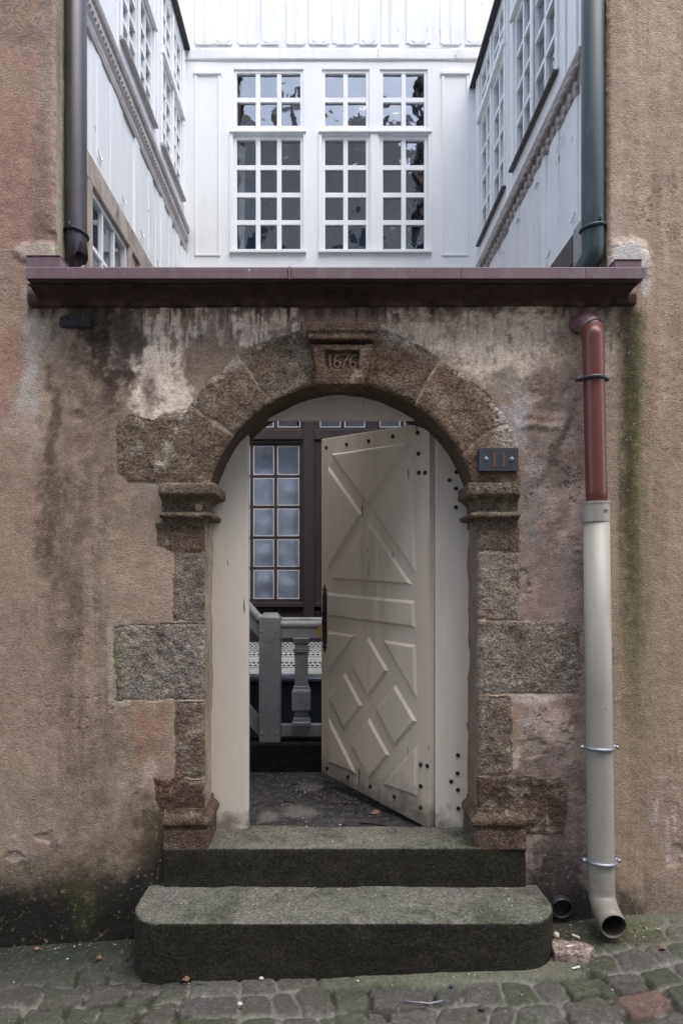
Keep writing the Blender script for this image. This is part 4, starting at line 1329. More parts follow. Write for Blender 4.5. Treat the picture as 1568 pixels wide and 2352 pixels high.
m = MB(); m.tube([pp(1368, 1153), pp(1368, 1158)], .0635, 30, inner=.012); m.build('socket_rim', MT['pale_pipe'], dp, smooth=False, world=True)
# small embossed oval mark on the socket
m = MB(); w = pp(1379, 1176); cxp = pp(1368, 1176)
for a, b in ((0, 0), ):
    r = .0617
    ang0 = -math.pi / 2 + .38
    pts = []
    for t in np.linspace(0, 2 * math.pi, 17):
        aa = ang0 + .20 * math.cos(t); zq = cxp.z + .007 * math.sin(t)
        pts.append((cxp.x + r * math.cos(aa), cxp.y + r * math.sin(aa), zq))
    m.tube(pts, .0013, 5, caps=False)
    for dz_ in (-.003, .001, .004):
        m.tube([(cxp.x + r * math.cos(ang0 + s), cxp.y + r * math.sin(ang0 + s), cxp.z + dz_) for s in (-.16, -.05, .05, .16)], .001, 5)
m.build('embossed_mark', MT['dark_stain'], dp, world=True)
for (px, py, rr, mt) in ((1360, 871, rb, 'steel_d'), (1375, 1716, rw, 'steel'), (1380, 1976, rw, 'steel')):
    c = pp(px, py); m = MB()
    prof = []
    n = 40
    for j in range(n + 1):
        a = -math.pi * 1.06 + (math.pi * 1.12) * j / n
        prof.append(Vector((c.x + (rr + .004) * math.cos(a), c.y + (rr + .004) * math.sin(a), c.z)))
    m.tube(prof, .0095, 10)
    for s in (-1, 1):
        m.tube([(c.x + s * (rr + .002), c.y + .006, c.z), (c.x + s * (rr + .028), c.y + .006, c.z)], .009, 10)
        m.tube([(c.x + s * (rr + .022), c.y - .014, c.z), (c.x + s * (rr + .022), c.y + .02, c.z)], .0075, 8)
    m.tube([(c.x, c.y + rr, c.z), (c.x, 0.02, c.z)], .006, 8)
    m.build('pipe_clamp', MT['dark_pipe'] if mt == 'steel_d' else MT['steel'], dp, smooth=True, world=True)

# drain mouth in the wall beside the step
c = W(1296, 2096, 3.05)
o = thing('drain_mouth', 'short dark pipe mouth in the wall foot beside the lower step', 'pipe', c)
m = MB(); m.tube([(c.x, -0.022, c.z), (c.x, -0.012, c.z + .002), (c.x, 0.2, c.z + .02)], .052, 28, inner=.006)
m.build('pipe_mouth', MT['dark_pipe'], o, smooth=True, world=True)
m = MB(); m.tube([(c.x, -0.004, c.z + .003), (c.x, 0.2, c.z + .02)], .0455, 24, inner=.001); m.build('dark_liner', MT['black_kerb'], o, smooth=True, world=True)  # near-black liner set inside the pipe mouth

# left upper downpipe with the torn end
lp = thing('downpipe', 'dark grey downpipe with a torn lower end above the left of the coping', 'downpipe', (-1.262, 0.13, 3.29))
cxl, cyl, rl = -1.262, 0.13, 0.051
m = MB()
n = 40; ring_b = []; ring_t = []
vs = []; fs = []
for L, (r, zs) in enumerate(((rl, None), (rl, 3.40), (rl, 9.4), (rl - .004, 9.4), (rl - .004, 3.40), (rl - .004, None))):
    for j in range(n):
        a = 2 * math.pi * j / n
        if zs is None:
            f = math.cos(a + 0.25)       # highest tear at the right
            z = 3.262 + 0.062 * (.5 + .5 * f) ** 1.3 + .006 * math.sin(5 * a) + .004 * math.sin(11 * a + 1)
        else: z = zs
        bend_ = 0.006 * math.sin(3 * a) if zs is None else 0
        vs.append((cxl + (r + bend_) * math.cos(a), cyl + (r + bend_) * math.sin(a), z))
for L in range(6):
    for j in range(n):
        fs.append((L * n + j, L * n + (j + 1) % n, ((L + 1) % 6) * n + (j + 1) % n, ((L + 1) % 6) * n + j))
m.add(vs, fs); m.build('pipe', MT['dark_pipe'], lp, smooth=True, world=True)
m = MB(); zc = zz(530, 3.2)
m.tube([(cxl + (rl + .003) * math.cos(a), cyl + (rl + .003) * math.sin(a), zc + .012 * math.cos(a + 2.6)) for a in np.linspace(0, 2 * math.pi, 33)], .0085, 8, caps=False)
m.tube([(cxl - .012, cyl - rl - .004, zc - .005), (cxl - .010, cyl - rl - .012, zc + .03)], .006, 8)
m.build('pipe_clamp', MT['iron_strip'], lp, smooth=True, world=True)
m = MB(); m.box(-1.325, -1.300, 0.16, 0.185, 3.1, 9.4); m.build('backing_strip', MT['dark_pipe'], lp, world=True)
# right upper downpipe
rp = thing('downpipe', 'dark green downpipe with a sharp elbow above the right of the coping', 'downpipe', (1.282, 0.04, 3.2))
cxr, cyr, rr_ = 1.280, 0.035, 0.053
m = MB()
zb_ = zz(588, D0 + cyr)
m.tube([(cxr, cyr, 9.4), (cxr, cyr, zb_ + .03), (cxr - .002, cyr, zb_), (cxr - .016, cyr + .018, zb_ - .03), (cxr - .085, cyr + .10, zb_ - .125)], [rr_, rr_, rr_, rr_ * .98, rr_ * .95], 32)
m.build('pipe', MT['green_pipe'], rp, smooth=True, world=True)
m = MB(); zc = zz(524, D0 + cyr)
m.tube([(cxr + (rr_ + .003) * math.cos(a), cyr + (rr_ + .003) * math.sin(a), zc + .010 * math.cos(a - .5)) for a in np.linspace(0, 2 * math.pi, 33)], .009, 8, caps=False)
m.tube([(cxr + .01, cyr - rr_ - .004, zc), (cxr + .012, cyr - rr_ - .012, zc + .03)], .006, 8)
m.build('pipe_clamp', MT['green_pipe'], rp, smooth=True, world=True)

# ================================================================== 6. COURTYARD BUILDINGS
def holed_wall(mb, x0, x1, z0, z1, holes, th):
    """wall sheet at local y = 0 with openings and their reveals back to y = th"""
    xs = sorted({x0, x1, *[h[0] for h in holes], *[h[1] for h in holes]}); xs = [x for x in xs if x0 <= x <= x1]
    zs = sorted({z0, z1, *[h[2] for h in holes], *[h[3] for h in holes]}); zs = [z for z in zs if z0 <= z <= z1]
    for a, b in zip(xs[:-1], xs[1:]):
        for c, d in zip(zs[:-1], zs[1:]):
            mx, mz = (a + b) / 2, (c + d) / 2
            if any(h[0] < mx < h[1] and h[2] < mz < h[3] for h in holes): continue
            mb.add([(a, 0, c), (b, 0, c), (b, 0, d), (a, 0, d)], [(0, 1, 2, 3)])
            mb.add([(a, th, c), (b, th, c), (b, th, d), (a, th, d)], [(3, 2, 1, 0)])
    for h in holes:
        a, b, c, d = h
        mb.add([(a, 0, c), (b, 0, c), (b, th, c), (a, th, c)], [(0, 1, 2, 3)])
        mb.add([(a, 0, d), (b, 0, d), (b, th, d), (a, th, d)], [(3, 2, 1, 0)])
        mb.add([(a, 0, c), (a, th, c), (a, th, d), (a, 0, d)], [(0, 1, 2, 3)])
        mb.add([(b, 0, c), (b, th, c), (b, th, d), (b, 0, d)], [(3, 2, 1, 0)])


def casement(parent, x0, x1, z0, z1, xcols, zrows, bar=0.03, st=0.03, y=0.0, dep=0.045, fmat='white', gmat='glass', putty=False, xbars=None, name='window'):
    """one sash: stiles, rails and bars as one frame, its panes as one sheet"""
    m = MB()
    e = 0.0006
    m.box(x0 + e, x0 + st, y, y + dep, z0 + e, z1 - e); m.box(x1 - st, x1 - e, y, y + dep, z0 + e, z1 - e)
    m.box(x0 + st, x1 - st, y + e, y + dep, z0 + e, z0 + st); m.box(x0 + st, x1 - st, y + e, y + dep, z1 - st, z1 - e)
    xi0, xi1, zi0, zi1 = x0 + st, x1 - st, z0 + st, z1 - st
    xb = xbars if xbars is not None else [xi0 + (xi1 - xi0) * k / xcols for k in range(1, xcols)]
    zb = [zi0 + (zi1 - zi0) * k / zrows for k in range(1, zrows)]
    for x in xb: m.box(x - bar / 2, x + bar / 2, y + .004, y + dep - .004, zi0, zi1)
    xe = [xi0] + [v for x in xb for v in (x - bar / 2, x + bar / 2)] + [xi1]
    for z in zb:
        for k in range(0, len(xe), 2):
            m.box(xe[k], xe[k + 1], y + .005, y + dep - .005, z - bar / 2, z + bar / 2)
    fo = m.build(name, MT[fmat], parent)
    # hand-made glass: one wavy sheet, each pane leaning a little its own way
    rs_ = random.randint(0, 9999)
    gxs = [xi0 - .008] + list(xb) + [xi1 + .008]; gzs = [zi0 - .008] + list(zb) + [zi1 + .008]
    fx1 = np.concatenate([np.linspace(p, q2, 8)[:-1] for p, q2 in zip(gxs[:-1], gxs[1:])] + [[gxs[-1]]])
    fz1 = np.concatenate([np.linspace(p, q2, 8)[:-1] for p, q2 in zip(gzs[:-1], gzs[1:])] + [[gzs[-1]]])
    GX_, GZ_ = np.meshgrid(fx1, fz1)
    wv_ = .0028 * fb2(GX_ * 7, GZ_ * 6, 2000 + rs_, 1) + .00075 * fb2(GX_ * 19 + 3, GZ_ * 15, 2100 + rs_, 2)
    if gmat == 'glass_low': wv_ = wv_ * .3
    pv_ = np.stack([GX_, y + dep * .6 + wv_, GZ_], -1).reshape(-1, 3)
    pi_ = np.arange(GX_.size).reshape(GX_.shape)
    pq_ = np.stack([pi_[:-1, :-1], pi_[:-1, 1:], pi_[1:, 1:], pi_[1:, :-1]], -1).reshape(-1, 4)
    link('pane', npmesh('pane', pv_, pq_), MT[gmat], fo)
    if putty:
        q_ = MB()
        xs_ = [xi0] + [v for x in xb for v in (x - bar / 2, x + bar / 2)] + [xi1]
        zs_ = [zi0] + [v for z in zb for v in (z - bar / 2, z + bar / 2)] + [zi1]
        t_ = .0085
        for i in range(0, len(xs_), 2):
            for j in range(0, len(zs_), 2):
                a, b, c, d = xs_[i], xs_[i + 1], zs_[j], zs_[j + 1]
                yy0, yy1 = y + .005, y + dep * .58
                q_.box(a, a + t_, yy0, yy1, c, d); q_.box(b - t_, b, yy0, yy1, c, d)
                q_.box(a + t_, b - t_, yy0, yy1, c, c + t_); q_.box(a + t_, b - t_, yy0, yy1, d - t_, d)
        q_.build('putty', MT['putty'], fo)
    return fo


def room(parent, x0, x1, z0, z1, y0, y1):
    m = MB()
    m.add([(x0, y0, z0), (x1, y0, z0), (x1, y1, z0), (x0, y1, z0), (x0, y0, z1), (x1, y0, z1), (x1, y1, z1), (x0, y1, z1)],
          [(0, 1, 2, 3), (7, 6, 5, 4), (1, 5, 6, 2), (2, 6, 7, 3), (3, 7, 4, 0)])
    return m.build('room', MT['room'], parent, fix=False)


DB = 6.0
KB = DB / F


def bx(px): return (px - VX) * KB


def bz(py): return CH - (py - VY) * KB


back = thing('timber_house', 'white timber fronted house closing the courtyard, tall gridded windows over a dark ground floor', 'house', (0, DB - D0, 0))
GA = [(543, 690), (746, 841), (879, 975)]
TH = 0.06
holes = []
for a, b in GA:
    holes.append((bx(a) - .028, bx(b) + .028, bz(571) - .03, bz(318) + .03))
    holes.append((bx(a) - .028, bx(b) + .028, bz(286) - .03, bz(165) + .03))
m = MB(); holed_wall(m, -1.9, 1.9, 3.70, 6.51, holes, TH); m.build('upper_wall', MT['white'], back, fix=False)
for (a, b), nc in zip(GA, (3, 2, 2)):
    for (t, l, nr) in ((318, 571, 4), (165, 286, 2)):
        casement(back, bx(a) - .028, bx(b) + .028, bz(l) - .03, bz(t) + .03, nc, nr, bar=.042, st=.030, y=.012, dep=.04)
# trims
def bar(parent, name, mat, *b, bevel=.003):
    return MB().box(*b).build(name, MT[mat], parent, bevel=bevel)


for a, b in ((527, 703), (731, 991)):
    bar(back, 'window_sill', 'white', bx(a), bx(b), -.030, -.0005, bz(582), bz(575))
    bar(back, 'drip_rail', 'white', bx(a), bx(b), -.026, -.0005, bz(306), bz(301))
for (a, b) in ((527, 535), (696, 703), (731, 739), (851, 868), (983, 991)):
    bar(back, 'window_casing', 'white', bx(a), bx(b), -.012, -.0005, bz(575) + .002, bz(306) - .002)
for (a, b) in ((447, 506), (1014, 1076)):   # raised frames of the side panels
    m = MB(); x0, x1, z0, z1 = bx(a), bx(b), bz(588), bz(163)
    t_ = .022
    m.box(x0, x0 + t_, -.010, -.0005, z0, z1 - .04); m.box(x1 - t_, x1, -.010, -.0005, z0, z1 - .04)
    m.box(x0 + t_, x1 - t_, -.0095, -.0005, z0, z0 + t_); m.box(x0 - .012, x1 + .012, -.018, -.0005, z1 - .035, z1)
    m.build('panel_moulding', MT['white'], back, bevel=.004)
# rough beam
m = MB(); m.box(-1.9, 1.9, -.014, .05, bz(140), bz(110))


def shape_beam(V):
    return V


rough_solid('beam', m, .014, lambda V, n_: np.tile(np.array([.82, .84, .845]), (len(V), 1)), MT['white_old'], back, .002, 30, .011, 2.2, 41, 2)
# upper vertical boards
m = MB(); m.box(-1.9, 1.9, 0.0, .05, bz(110) + .002, 9.0); m.build('board_wall', MT['white_old'], back)
bcx = [462, 511, 575, 632, 688, 743, 807, 859, 897, 946, 1030, 1062 + 14]
bcx = [470, 513, 570, 620, 680, 732, 792, 846, 896, 960, 1035, 1088]
for k, c in enumerate(bcx):
    wdt = (46, 44, 50, 40, 46, 48, 58, 44, 42, 56, 50, 40)[k]
    m = MB(); m.box(bx(c - wdt / 2), bx(c + wdt / 2), -.006 - .002 * (k % 2), -.0005, bz(100), 9.0)
    bo = m.build('wall_board', MT['white_old'], back, bevel=.004)
    m = MB()
    if k % 2:
        m.tube([(bx(c + 15 * math.cos(a)), -.009, bz(90 + 9 * math.sin(a))) for a in np.linspace(0, math.pi, 13)], .0035, 6)
    else:
        m.tube([(bx(c - 12), -.008, 9.0), (bx(c - 1), -.008, bz(97))], .003, 5); m.tube([(bx(c + 12), -.008, 8.5), (bx(c + 1), -.008, bz(97))], .003, 5)
    m.box(bx(c - 20), bx(c + 20), -.013, -.006, bz(103), bz(100.6))
    m.build('board_ornament', MT['white_old'], bo)
room(back, -1.8, 1.8, 3.75, 6.48, .065, .75)
m = MB()
for (a, b) in ((545, 558),):
    m.box(bx(a), bx(b), .10, .13, bz(571), bz(320))
m.build('curtain', MT['curtain'], back)
# dark timber ground floor
W1 = (bx(530) - .02, bx(688) + .02, bz(1382), bz(1017)); W2 = (bx(738), bx(900), bz(1382), bz(1017))
U = [(bx(530) - .02, bx(688) + .02, bz(984), bz(885)), (bx(731), bx(842), bz(984), bz(885)), (bx(868), bx(980), bz(984), bz(885))]
m = MB(); holed_wall(m, -1.9, 1.9, .35, 3.70, [W1, W2] + U, TH); m.build('ground_floor_wall', MT['brown_wood'], back, fix=False)
xb = [bx(577.5), bx(632.5)]
casement(back, *W1, 3, 5, bar=.028, st=.024, y=.014, dep=.04, fmat='brown_wood', gmat='glass_low', putty=True, xbars=xb)
casement(back, *W2, 3, 5, bar=.034, st=.024, y=.014, dep=.04, fmat='brown_wood', gmat='glass_low', putty=True)
for u_ in U:
    casement(back, *u_, 3 if u_ is U[0] else 2, 1, bar=.034, st=.014, y=.014, dep=.04, fmat='brown_wood', gmat='glass', putty=True, xbars=xb if u_ is U[0] else None)
bar(back, 'post', 'brown_wood', bx(697), bx(721), -.030, -.0005, .4, 3.68)
bar(back, 'rail', 'brown_wood_h', -1.32, bx(697) - .001, -.018, -.0005, bz(1010), bz(987)); bar(back, 'rail', 'brown_wood_h', bx(721) + .001, 1.32, -.018, -.0005, bz(1010), bz(987))
bar(back, 'window_sill', 'brown_wood_h', -1.30, bx(697) - .002, -.045, -.0005, bz(1394), bz(1384)); bar(back, 'window_sill', 'brown_wood_h', bx(721) + .002, bx(905), -.045, -.0005, bz(1394), bz(1384))
room(back, -1.85, 1.85, .4, 3.66, .065, .9)
# draped curtains in the ground floor window


def drape(x0, x1, ztop, zbot, y):
    na_, nb_ = 70, 60
    A, B = np.meshgrid(np.linspace(0, 1, na_), np.linspace(0, 1, nb_))
    xcur = x0 + (x1 - x0) * A
    zt = ztop - .05 * np.abs(np.sin(A * math.pi * 2.0)) * (1 - B)
    zc_ = zbot + (zt - zbot) * B
    yy = y + .010 * np.sin(zc_ * 26 + 1.5 * np.sin(A * 9)) * (.3 + .7 * np.sin(A * math.pi * 3) ** 2) + .008 * fb2(A * 4, B * 5, 1201, 3)
    V = np.stack([xcur, yy, zc_], -1).reshape(-1, 3)
    i2 = np.arange(V.shape[0]).reshape(A.shape)
    q = np.stack([i2[:-1, :-1], i2[:-1, 1:], i2[1:, 1:], i2[1:, :-1]], -1).reshape(-1, 4)
    return link('curtain', npmesh('curtain', V, q), MT['curtain'], back)


drape(W1[0], W1[1], bz(1018), bz(1395), .17)
drape(W2[0], W2[1], bz(1040), bz(1395), .10)


# ---------------------------------------------------------------- side wings
def boards(parent, x0, x1, z0, z1, pitch, name, mat, seed, ymin=0.0):
    """one sheet of vertical boarding in shallow relief"""
    rg = random.Random(seed)
    m = MB(); x = x0
    pts = []
    while x < x1:
        w_ = pitch * rg.uniform(.7, 1.25); d = rg.choice((0, .010, .016, .006))
        a, b = x, min(x + w_, x1)
        pts += [(a + .0008, -d), (b - .0008, -d)]
        x = b
    n = len(pts)
    vs = [(p[0], p[1], z0) for p in pts] + [(p[0], p[1], z1) for p in pts]
    m.add(vs, [(i, i + 1, i + 1 + n, i + n) for i in range(n - 1)])
    return m.build(name, mat, parent, fix=False)


def carved(parent, x0, x1, z0, z1, style):
    m = MB()
    h = z1 - z0
    prof = [(0.0, z0), (-.016, z0 + .004), (-.022, z0 + .2 * h), (-.018, z0 + .3 * h), (-.030, z0 + .42 * h), (-.030, z0 + .72 * h), (-.046, z0 + .80 * h), (-.052, z0 + .9 * h), (-.052, z1), (0, z1)]
    m.prismx(prof, x0, x1)
    o = m.build('carved_moulding', MT['carved_grey'], parent, bevel=.003)
    m = MB(); x = x0 + .02; k = 0
    if style == 'bead':
        while x < x1 - .03:
            m.hull([(x, -.031, z0 + .45 * h), (x + .030, -.031, z0 + .45 * h), (x + .030, -.031, z0 + .69 * h), (x, -.031, z0 + .69 * h)],
                   [(x + .006, -.040, z0 + .50 * h), (x + .024, -.040, z0 + .50 * h), (x + .024, -.040, z0 + .64 * h), (x + .006, -.040, z0 + .64 * h)])
            x += .042
    else:
        while x < x1 - .08:
            m.tube([(x + t * .075, -.030 - .016 * math.sin(t * math.pi), z0 + h * (.40 + .24 * t)) for t in np.linspace(0, 1, 7)], [.008, .014, .018, .020, .018, .014, .008], 8)
            m.dome((x + .008, -.022, z0 + .18 * h), (0, -1, 0), .024, .014, 10, 3)
            x += .088
    m.build('ornament', MT['carved_grey'], o, smooth=(style != 'bead'))
    return o


wl = thing('timber_wing', 'white boarded wing on the left of the courtyard above a weathered old window', 'building', (-1.335, 0, 0), math.pi / 2)
XE = DB - D0     # local x where the back house begins
# upper windows
SZ = 5.17
h1 = (1.06, 1.42, SZ, 5.87); h2 = (1.46, 1.80, SZ, 5.87); h3 = (2.07, 2.40, SZ, 5.87); h4 = (2.44, 2.76, SZ, 5.87)
t1 = [(h[0], h[1], 5.96, 6.50) for h in (h1, h2, h3, h4)]
m = MB(); holed_wall(m, .28, XE, 4.94, 6.62, [h1, h2, h3, h4] + t1, TH); m.build('upper_wall', MT['white'], wl, fix=False)
for h in (h1, h2, h3, h4): casement(wl, *h, 2, 4, bar=.030, st=.034, y=.004, dep=.045)
for h in t1: casement(wl, *h, 2, 3, bar=.030, st=.034, y=.004, dep=.045)
for a, b in ((1.02, 1.84), (2.03, 2.80)):
    bar(wl, 'window_sill', 'carved_grey', a, b, -.034, -.0005, SZ - .026, SZ - .006)
    bar(wl, 'drip_rail', 'white', a, b, -.030, -.0005, 5.885, 5.945)
    for c in (a, (a + b) / 2 - .018, b - .035):
        bar(wl, 'window_casing', 'white', c, c + .035, -.014, -.0005, SZ, 5.88)
        bar(wl, 'window_casing', 'white', c, c + .035, -.014, -.0005, 5.95, 6.52)
for a in (.55, .95, 1.90, 2.83): bar(wl, 'corner_post', 'white', a, a + .035, -.012, -.0005, 4.97, 6.56)
carved(wl, .30, XE - .03, 4.72, 4.94, 'bead')
boards(wl, .28, XE, 4.05, 4.72, .085, 'siding', MT['white_old'], 3)
def hook(parent, x, z, s):
    MB().tube([(x + .035 * math.cos(a), -.020, z + s * .03 * math.sin(a)) for a in np.linspace(0, math.pi, 11)], .005, 6).build('siding_ornament', MT['white_old'], parent)


for x in (.62, 1.05, 1.46, 1.88, 2.3): hook(wl, x, 4.15, -1)
m = MB(); m.box(.28, XE, -.020, .05, 3.90, 4.05); m.build('old_beam', MT['old_wood'], wl, bevel=.008)
hw1 = (.50, 1.17, 3.0, 3.90); hw2 = (1.47, 2.05, 3.0, 3.90)
m = MB(); holed_wall(m, .28, XE, .35, 3.90, [hw1, hw2], TH); m.build('lower_wall', MT['old_wood'], wl, fix=False)
for h in (hw1, hw2):
    c = casement(wl, *h, 3, 3, bar=.024, st=.028, y=.002, dep=.03, fmat='white_old', gmat='glass_low')
    bar(wl, 'window_casing', 'old_wood', h[0] - .06, h[0] - .001, -.022, -.0005, 2.95, 3.897, bevel=.004); bar(wl, 'window_casing', 'old_wood', h[1] + .001, h[1] + .06, -.022, -.0005, 2.95, 3.897, bevel=.004)
m = MB(); m.add([(.45, .16, 3.0), (2.1, .16, 3.0), (2.1, .16, 3.62), (.45, .16, 3.62)], [(0, 1, 2, 3)]); m.build('curtain', MT['curtain'], wl, fix=False)
room(wl, .30, XE, .4, 4.0, .065, .7); room(wl, .30, XE, 4.95, 6.6, .065, .7)
m = MB(); m.box(.28, XE - .005, -.050, .1, 6.603, 6.63); m.build('eaves_strip', MT['iron_strip'], wl)
m = MB(); m.add([(.0, -.045, 6.632), (XE, -.045, 6.632), (XE, 2.2, 7.6), (.0, 2.2, 7.6)], [(0, 1, 2, 3)]); m.build('roof', MT['roof'], wl, fix=False)

wr = thing('timber_wing', 'white boarded wing on the right of the courtyard with a scrolled carved moulding', 'building', (1.355, 0, 0), -math.pi / 2)
SR = 4.715
g1 = (-1.20, -.75, SR, 5.78); g2 = (-1.62, -1.24, SR, 5.78); g3 = (-2.26, -1.88, SR, 5.78); g4 = (-2.68, -2.30, SR, 5.78)
tr_ = [(h[0], h[1], 5.86, 6.20) for h in (g1, g2, g3, g4)]
m = MB(); holed_wall(m, -XE, -.26, 4.48, 6.30, [g1, g2, g3, g4] + tr_, TH); m.build('upper_wall', MT['white'], wr, fix=False)
for h in (g1, g2, g3, g4): casement(wr, *h, 2, 4, bar=.030, st=.034, y=.004, dep=.045)
for h in tr_: casement(wr, *h, 2, 2, bar=.030, st=.034, y=.004, dep=.045)
for a, b in ((-1.66, -.71), (-2.72, -1.84)):
    bar(wr, 'window_sill', 'dark_pipe', a, b, -.034, -.0005, SR - .022, SR - .004)
    bar(wr, 'drip_rail', 'white', a, b, -.030, -.0005, 5.795, 5.845)
    for c in (a, (a + b) / 2 - .018, b - .035):
        bar(wr, 'window_casing', 'white', c, c + .035, -.014, -.0005, SR, 5.79); bar(wr, 'window_casing', 'white', c, c + .035, -.014, -.0005, 5.85, 6.22)
for a in (-.62, -.45, -1.80, -2.80): bar(wr, 'corner_post', 'white', a, a + .035, -.012, -.0005, 4.51, 6.25)
m = MB(); m.box(-.30, -.255, -.016, .05, 4.50, 6.3); m.build('bare_post', MT['old_wood'], wr, bevel=.004)
carved(wr, -XE + .03, -.27, 4.33, 4.485, 'scroll')
boards(wr, -XE, -.26, 3.58, 4.33, .085, 'siding', MT['white_old'], 5)
for x in (-.62, -1.05, -1.46, -1.88): hook(wr, x, 4.22, 1)
for x in (-.45, -.85): hook(wr, x, 3.70, -1)
bar(wr, 'brown_lintel', 'brown_wood', -XE, -.42, -.028, .05, 3.42, 3.58, bevel=.005); bar(wr, 'brown_post', 'brown_wood', -.52, -.42, -.024, .05, .4, 3.42, bevel=.005)
m = MB(); m.box(-.42, -.30, -.026, .05, .4, 3.60); m.build('grey_post', MT['grey_paint'], wr, bevel=.005)
m = MB(); holed_wall(m, -XE, -.26, .35, 3.42, [(-1.4, -.62, 2.5, 3.36)], TH); m.build('lower_wall', MT['grey_paint'], wr, fix=False)
casement(wr, -1.4, -.62, 2.5, 3.36, 3, 3, bar=.026, st=.03, y=.006, dep=.035, fmat='brown_wood', gmat='glass_low')
room(wr, -XE, -.3, .4, 3.5, .065, .7); room(wr, -XE, -.3, 4.5, 6.28, .065, .7)
m = MB(); m.box(-XE + .005, -.26, -.050, .1, 6.253, 6.28); m.build('eaves_strip', MT['iron_strip'], wr)
m = MB(); m.add([(-XE, -.045, 6.285), (0, -.045, 6.285), (0, 2.2, 7.2), (-XE, 2.2, 7.2)], [(0, 1, 2, 3)]); m.build('roof', MT['roof'], wr, fix=False)

# ================================================================== 7. COURTYARD FURNISHING
DBL = 4.45
yb = DBL - D0
kerb = thing('stone_kerb', 'black damp stone kerb carrying the grey balustrade', 'kerb', (0, 1.25, .4))
m = MB(); m.box(-1.32, 1.34, 1.245, 1.60, .36, zz(1703, 4.42))
rough_solid('kerb_block', m, .012, lambda V, n_: np.tile(S(36, 35, 36), (len(V), 1)), MT['step_stone'], kerb, .003, 30, .006, 6, 51, 2, True)
kt = zz(1703, 4.42)
bal = thing('balustrade', 'grey painted balustrade with a square newel post and one turned baluster', 'balustrade', (xx(621, DBL), yb, kt))
nx0, nx1 = xx(597, DBL), xx(645, DBL); ncx = (nx0 + nx1) / 2; hw_ = (nx1 - nx0) / 2
m = MB(); ztop = zz(1419, DBL)
m.box(nx0, nx1, yb - hw_, yb + hw_, kt, ztop)
r_ = lambda h, z: [(ncx - h, yb - h, z), (ncx + h, yb - h, z), (ncx + h, yb + h, z), (ncx - h, yb + h, z)]
m.hull(r_(hw_ + .001, ztop + .0005), r_(hw_ - .02, ztop + .028)); m.hull(r_(hw_ - .02, ztop + .0285), r_(hw_ - .026, ztop + .034))
nw = m.build('newel_post', MT['grey_paint'], bal, bevel=.006, world=True)
for dx, py in ((-.055, 1448), (.042, 1448), (-.055, 1680), (.045, 1680)):
    m = MB(); m.dome((ncx + dx, yb - hw_, zz(py, DBL)), (0, -1, 0), .011, .004)
    o = m.build('peg', MT['grey_paint'], nw, smooth=True)
m = MB(); zr_ = zz(1436, DBL)
m.tube([(nx1, yb, zr_), (1.30, yb, zr_)], .030, 18); m.box(nx1, 1.30, yb - .022, yb + .022, zz(1465, DBL), zr_ - .022)
hr = m.build('handrail', MT['grey_paint'], bal, bevel=0, world=True)
m = MB(); m.box(nx1, 1.30, yb - .03, yb + .03, zz(1690, DBL), zz(1663, DBL)); m.build('bottom_rail', MT['grey_paint'], bal, bevel=.005, world=True)
bcx_ = xx(692, DBL)
prof = [(1465, 19), (1473, 17.5), (1481, 14.5), (1488, 14.5), (1488.3, 17.5), (1497, 17.5), (1500, 14.8), (1574, 14.8), (1575, 17), (1580, 17), (1581, 18.5), (1586, 21), (1628, 21), (1631, 19), (1633, 15), (1645, 15), (1647, 18), (1654, 18.5), (1656, 21), (1663, 21)]
m = MB()
for (p0, h0), (p1, h1_) in zip(prof[:-1], prof[1:]):
    if p1 - p0 < .6: continue
    rg_ = lambda h, z: [(bcx_ - h, yb - h, z), (bcx_ + h, yb - h, z), (bcx_ + h, yb + h, z), (bcx_ - h, yb + h, z)]
    k_ = DBL / F
    m.hull(rg_(h1_ * k_, zz(p1, DBL)), rg_(h0 * k_, zz(p0, DBL)))
m.build('baluster', MT['grey_paint'], bal, bevel=.002, world=True)
# rails rising to the left of the newel
m = MB(); s0 = Vector((nx0, yb, zz(1424, DBL))); dr = Vector((-1.0, .25, 1.1)).normalized()
m.tube([s0 + dr * .0, s0 + dr * 1.05], .030, 18)
a = s0 - Vector((0, 0, .03)); b = a + dr * 1.05
m.hull([a + Vector((0, -.02, 0)), a + Vector((0, .02, 0)), a + Vector((0, .02, -.10)), a + Vector((0, -.02, -.10))], [b + Vector((0, -.02, 0)), b + Vector((0, .02, 0)), b + Vector((0, .02, -.10)), b + Vector((0, -.02, -.10))])
m.build('stair_rail', MT['grey_paint'], bal, world=True)
m = MB(); a = Vector((nx0, yb, zz(1648, DBL))); b = a + dr * 1.05
m.hull([a + Vector((0, -.03, 0)), a + Vector((0, .03, 0)), a + Vector((0, .03, -.13)), a + Vector((0, -.03, -.13))], [b + Vector((0, -.03, 0)), b + Vector((0, .03, 0)), b + Vector((0, .03, -.13)), b + Vector((0, -.03, -.13))])
m.build('stringer', MT['grey_paint'], bal, world=True)

stp = thing('metal_ramp', 'perforated galvanised treads behind the balustrade over a slate blue panel', 'ramp', (0, 1.62, .4))


def surf(v): # v 0 front .. 1 back
    D = 4.72 + .63 * v
    return D - D0, zz(1548 - 73 * v, D)


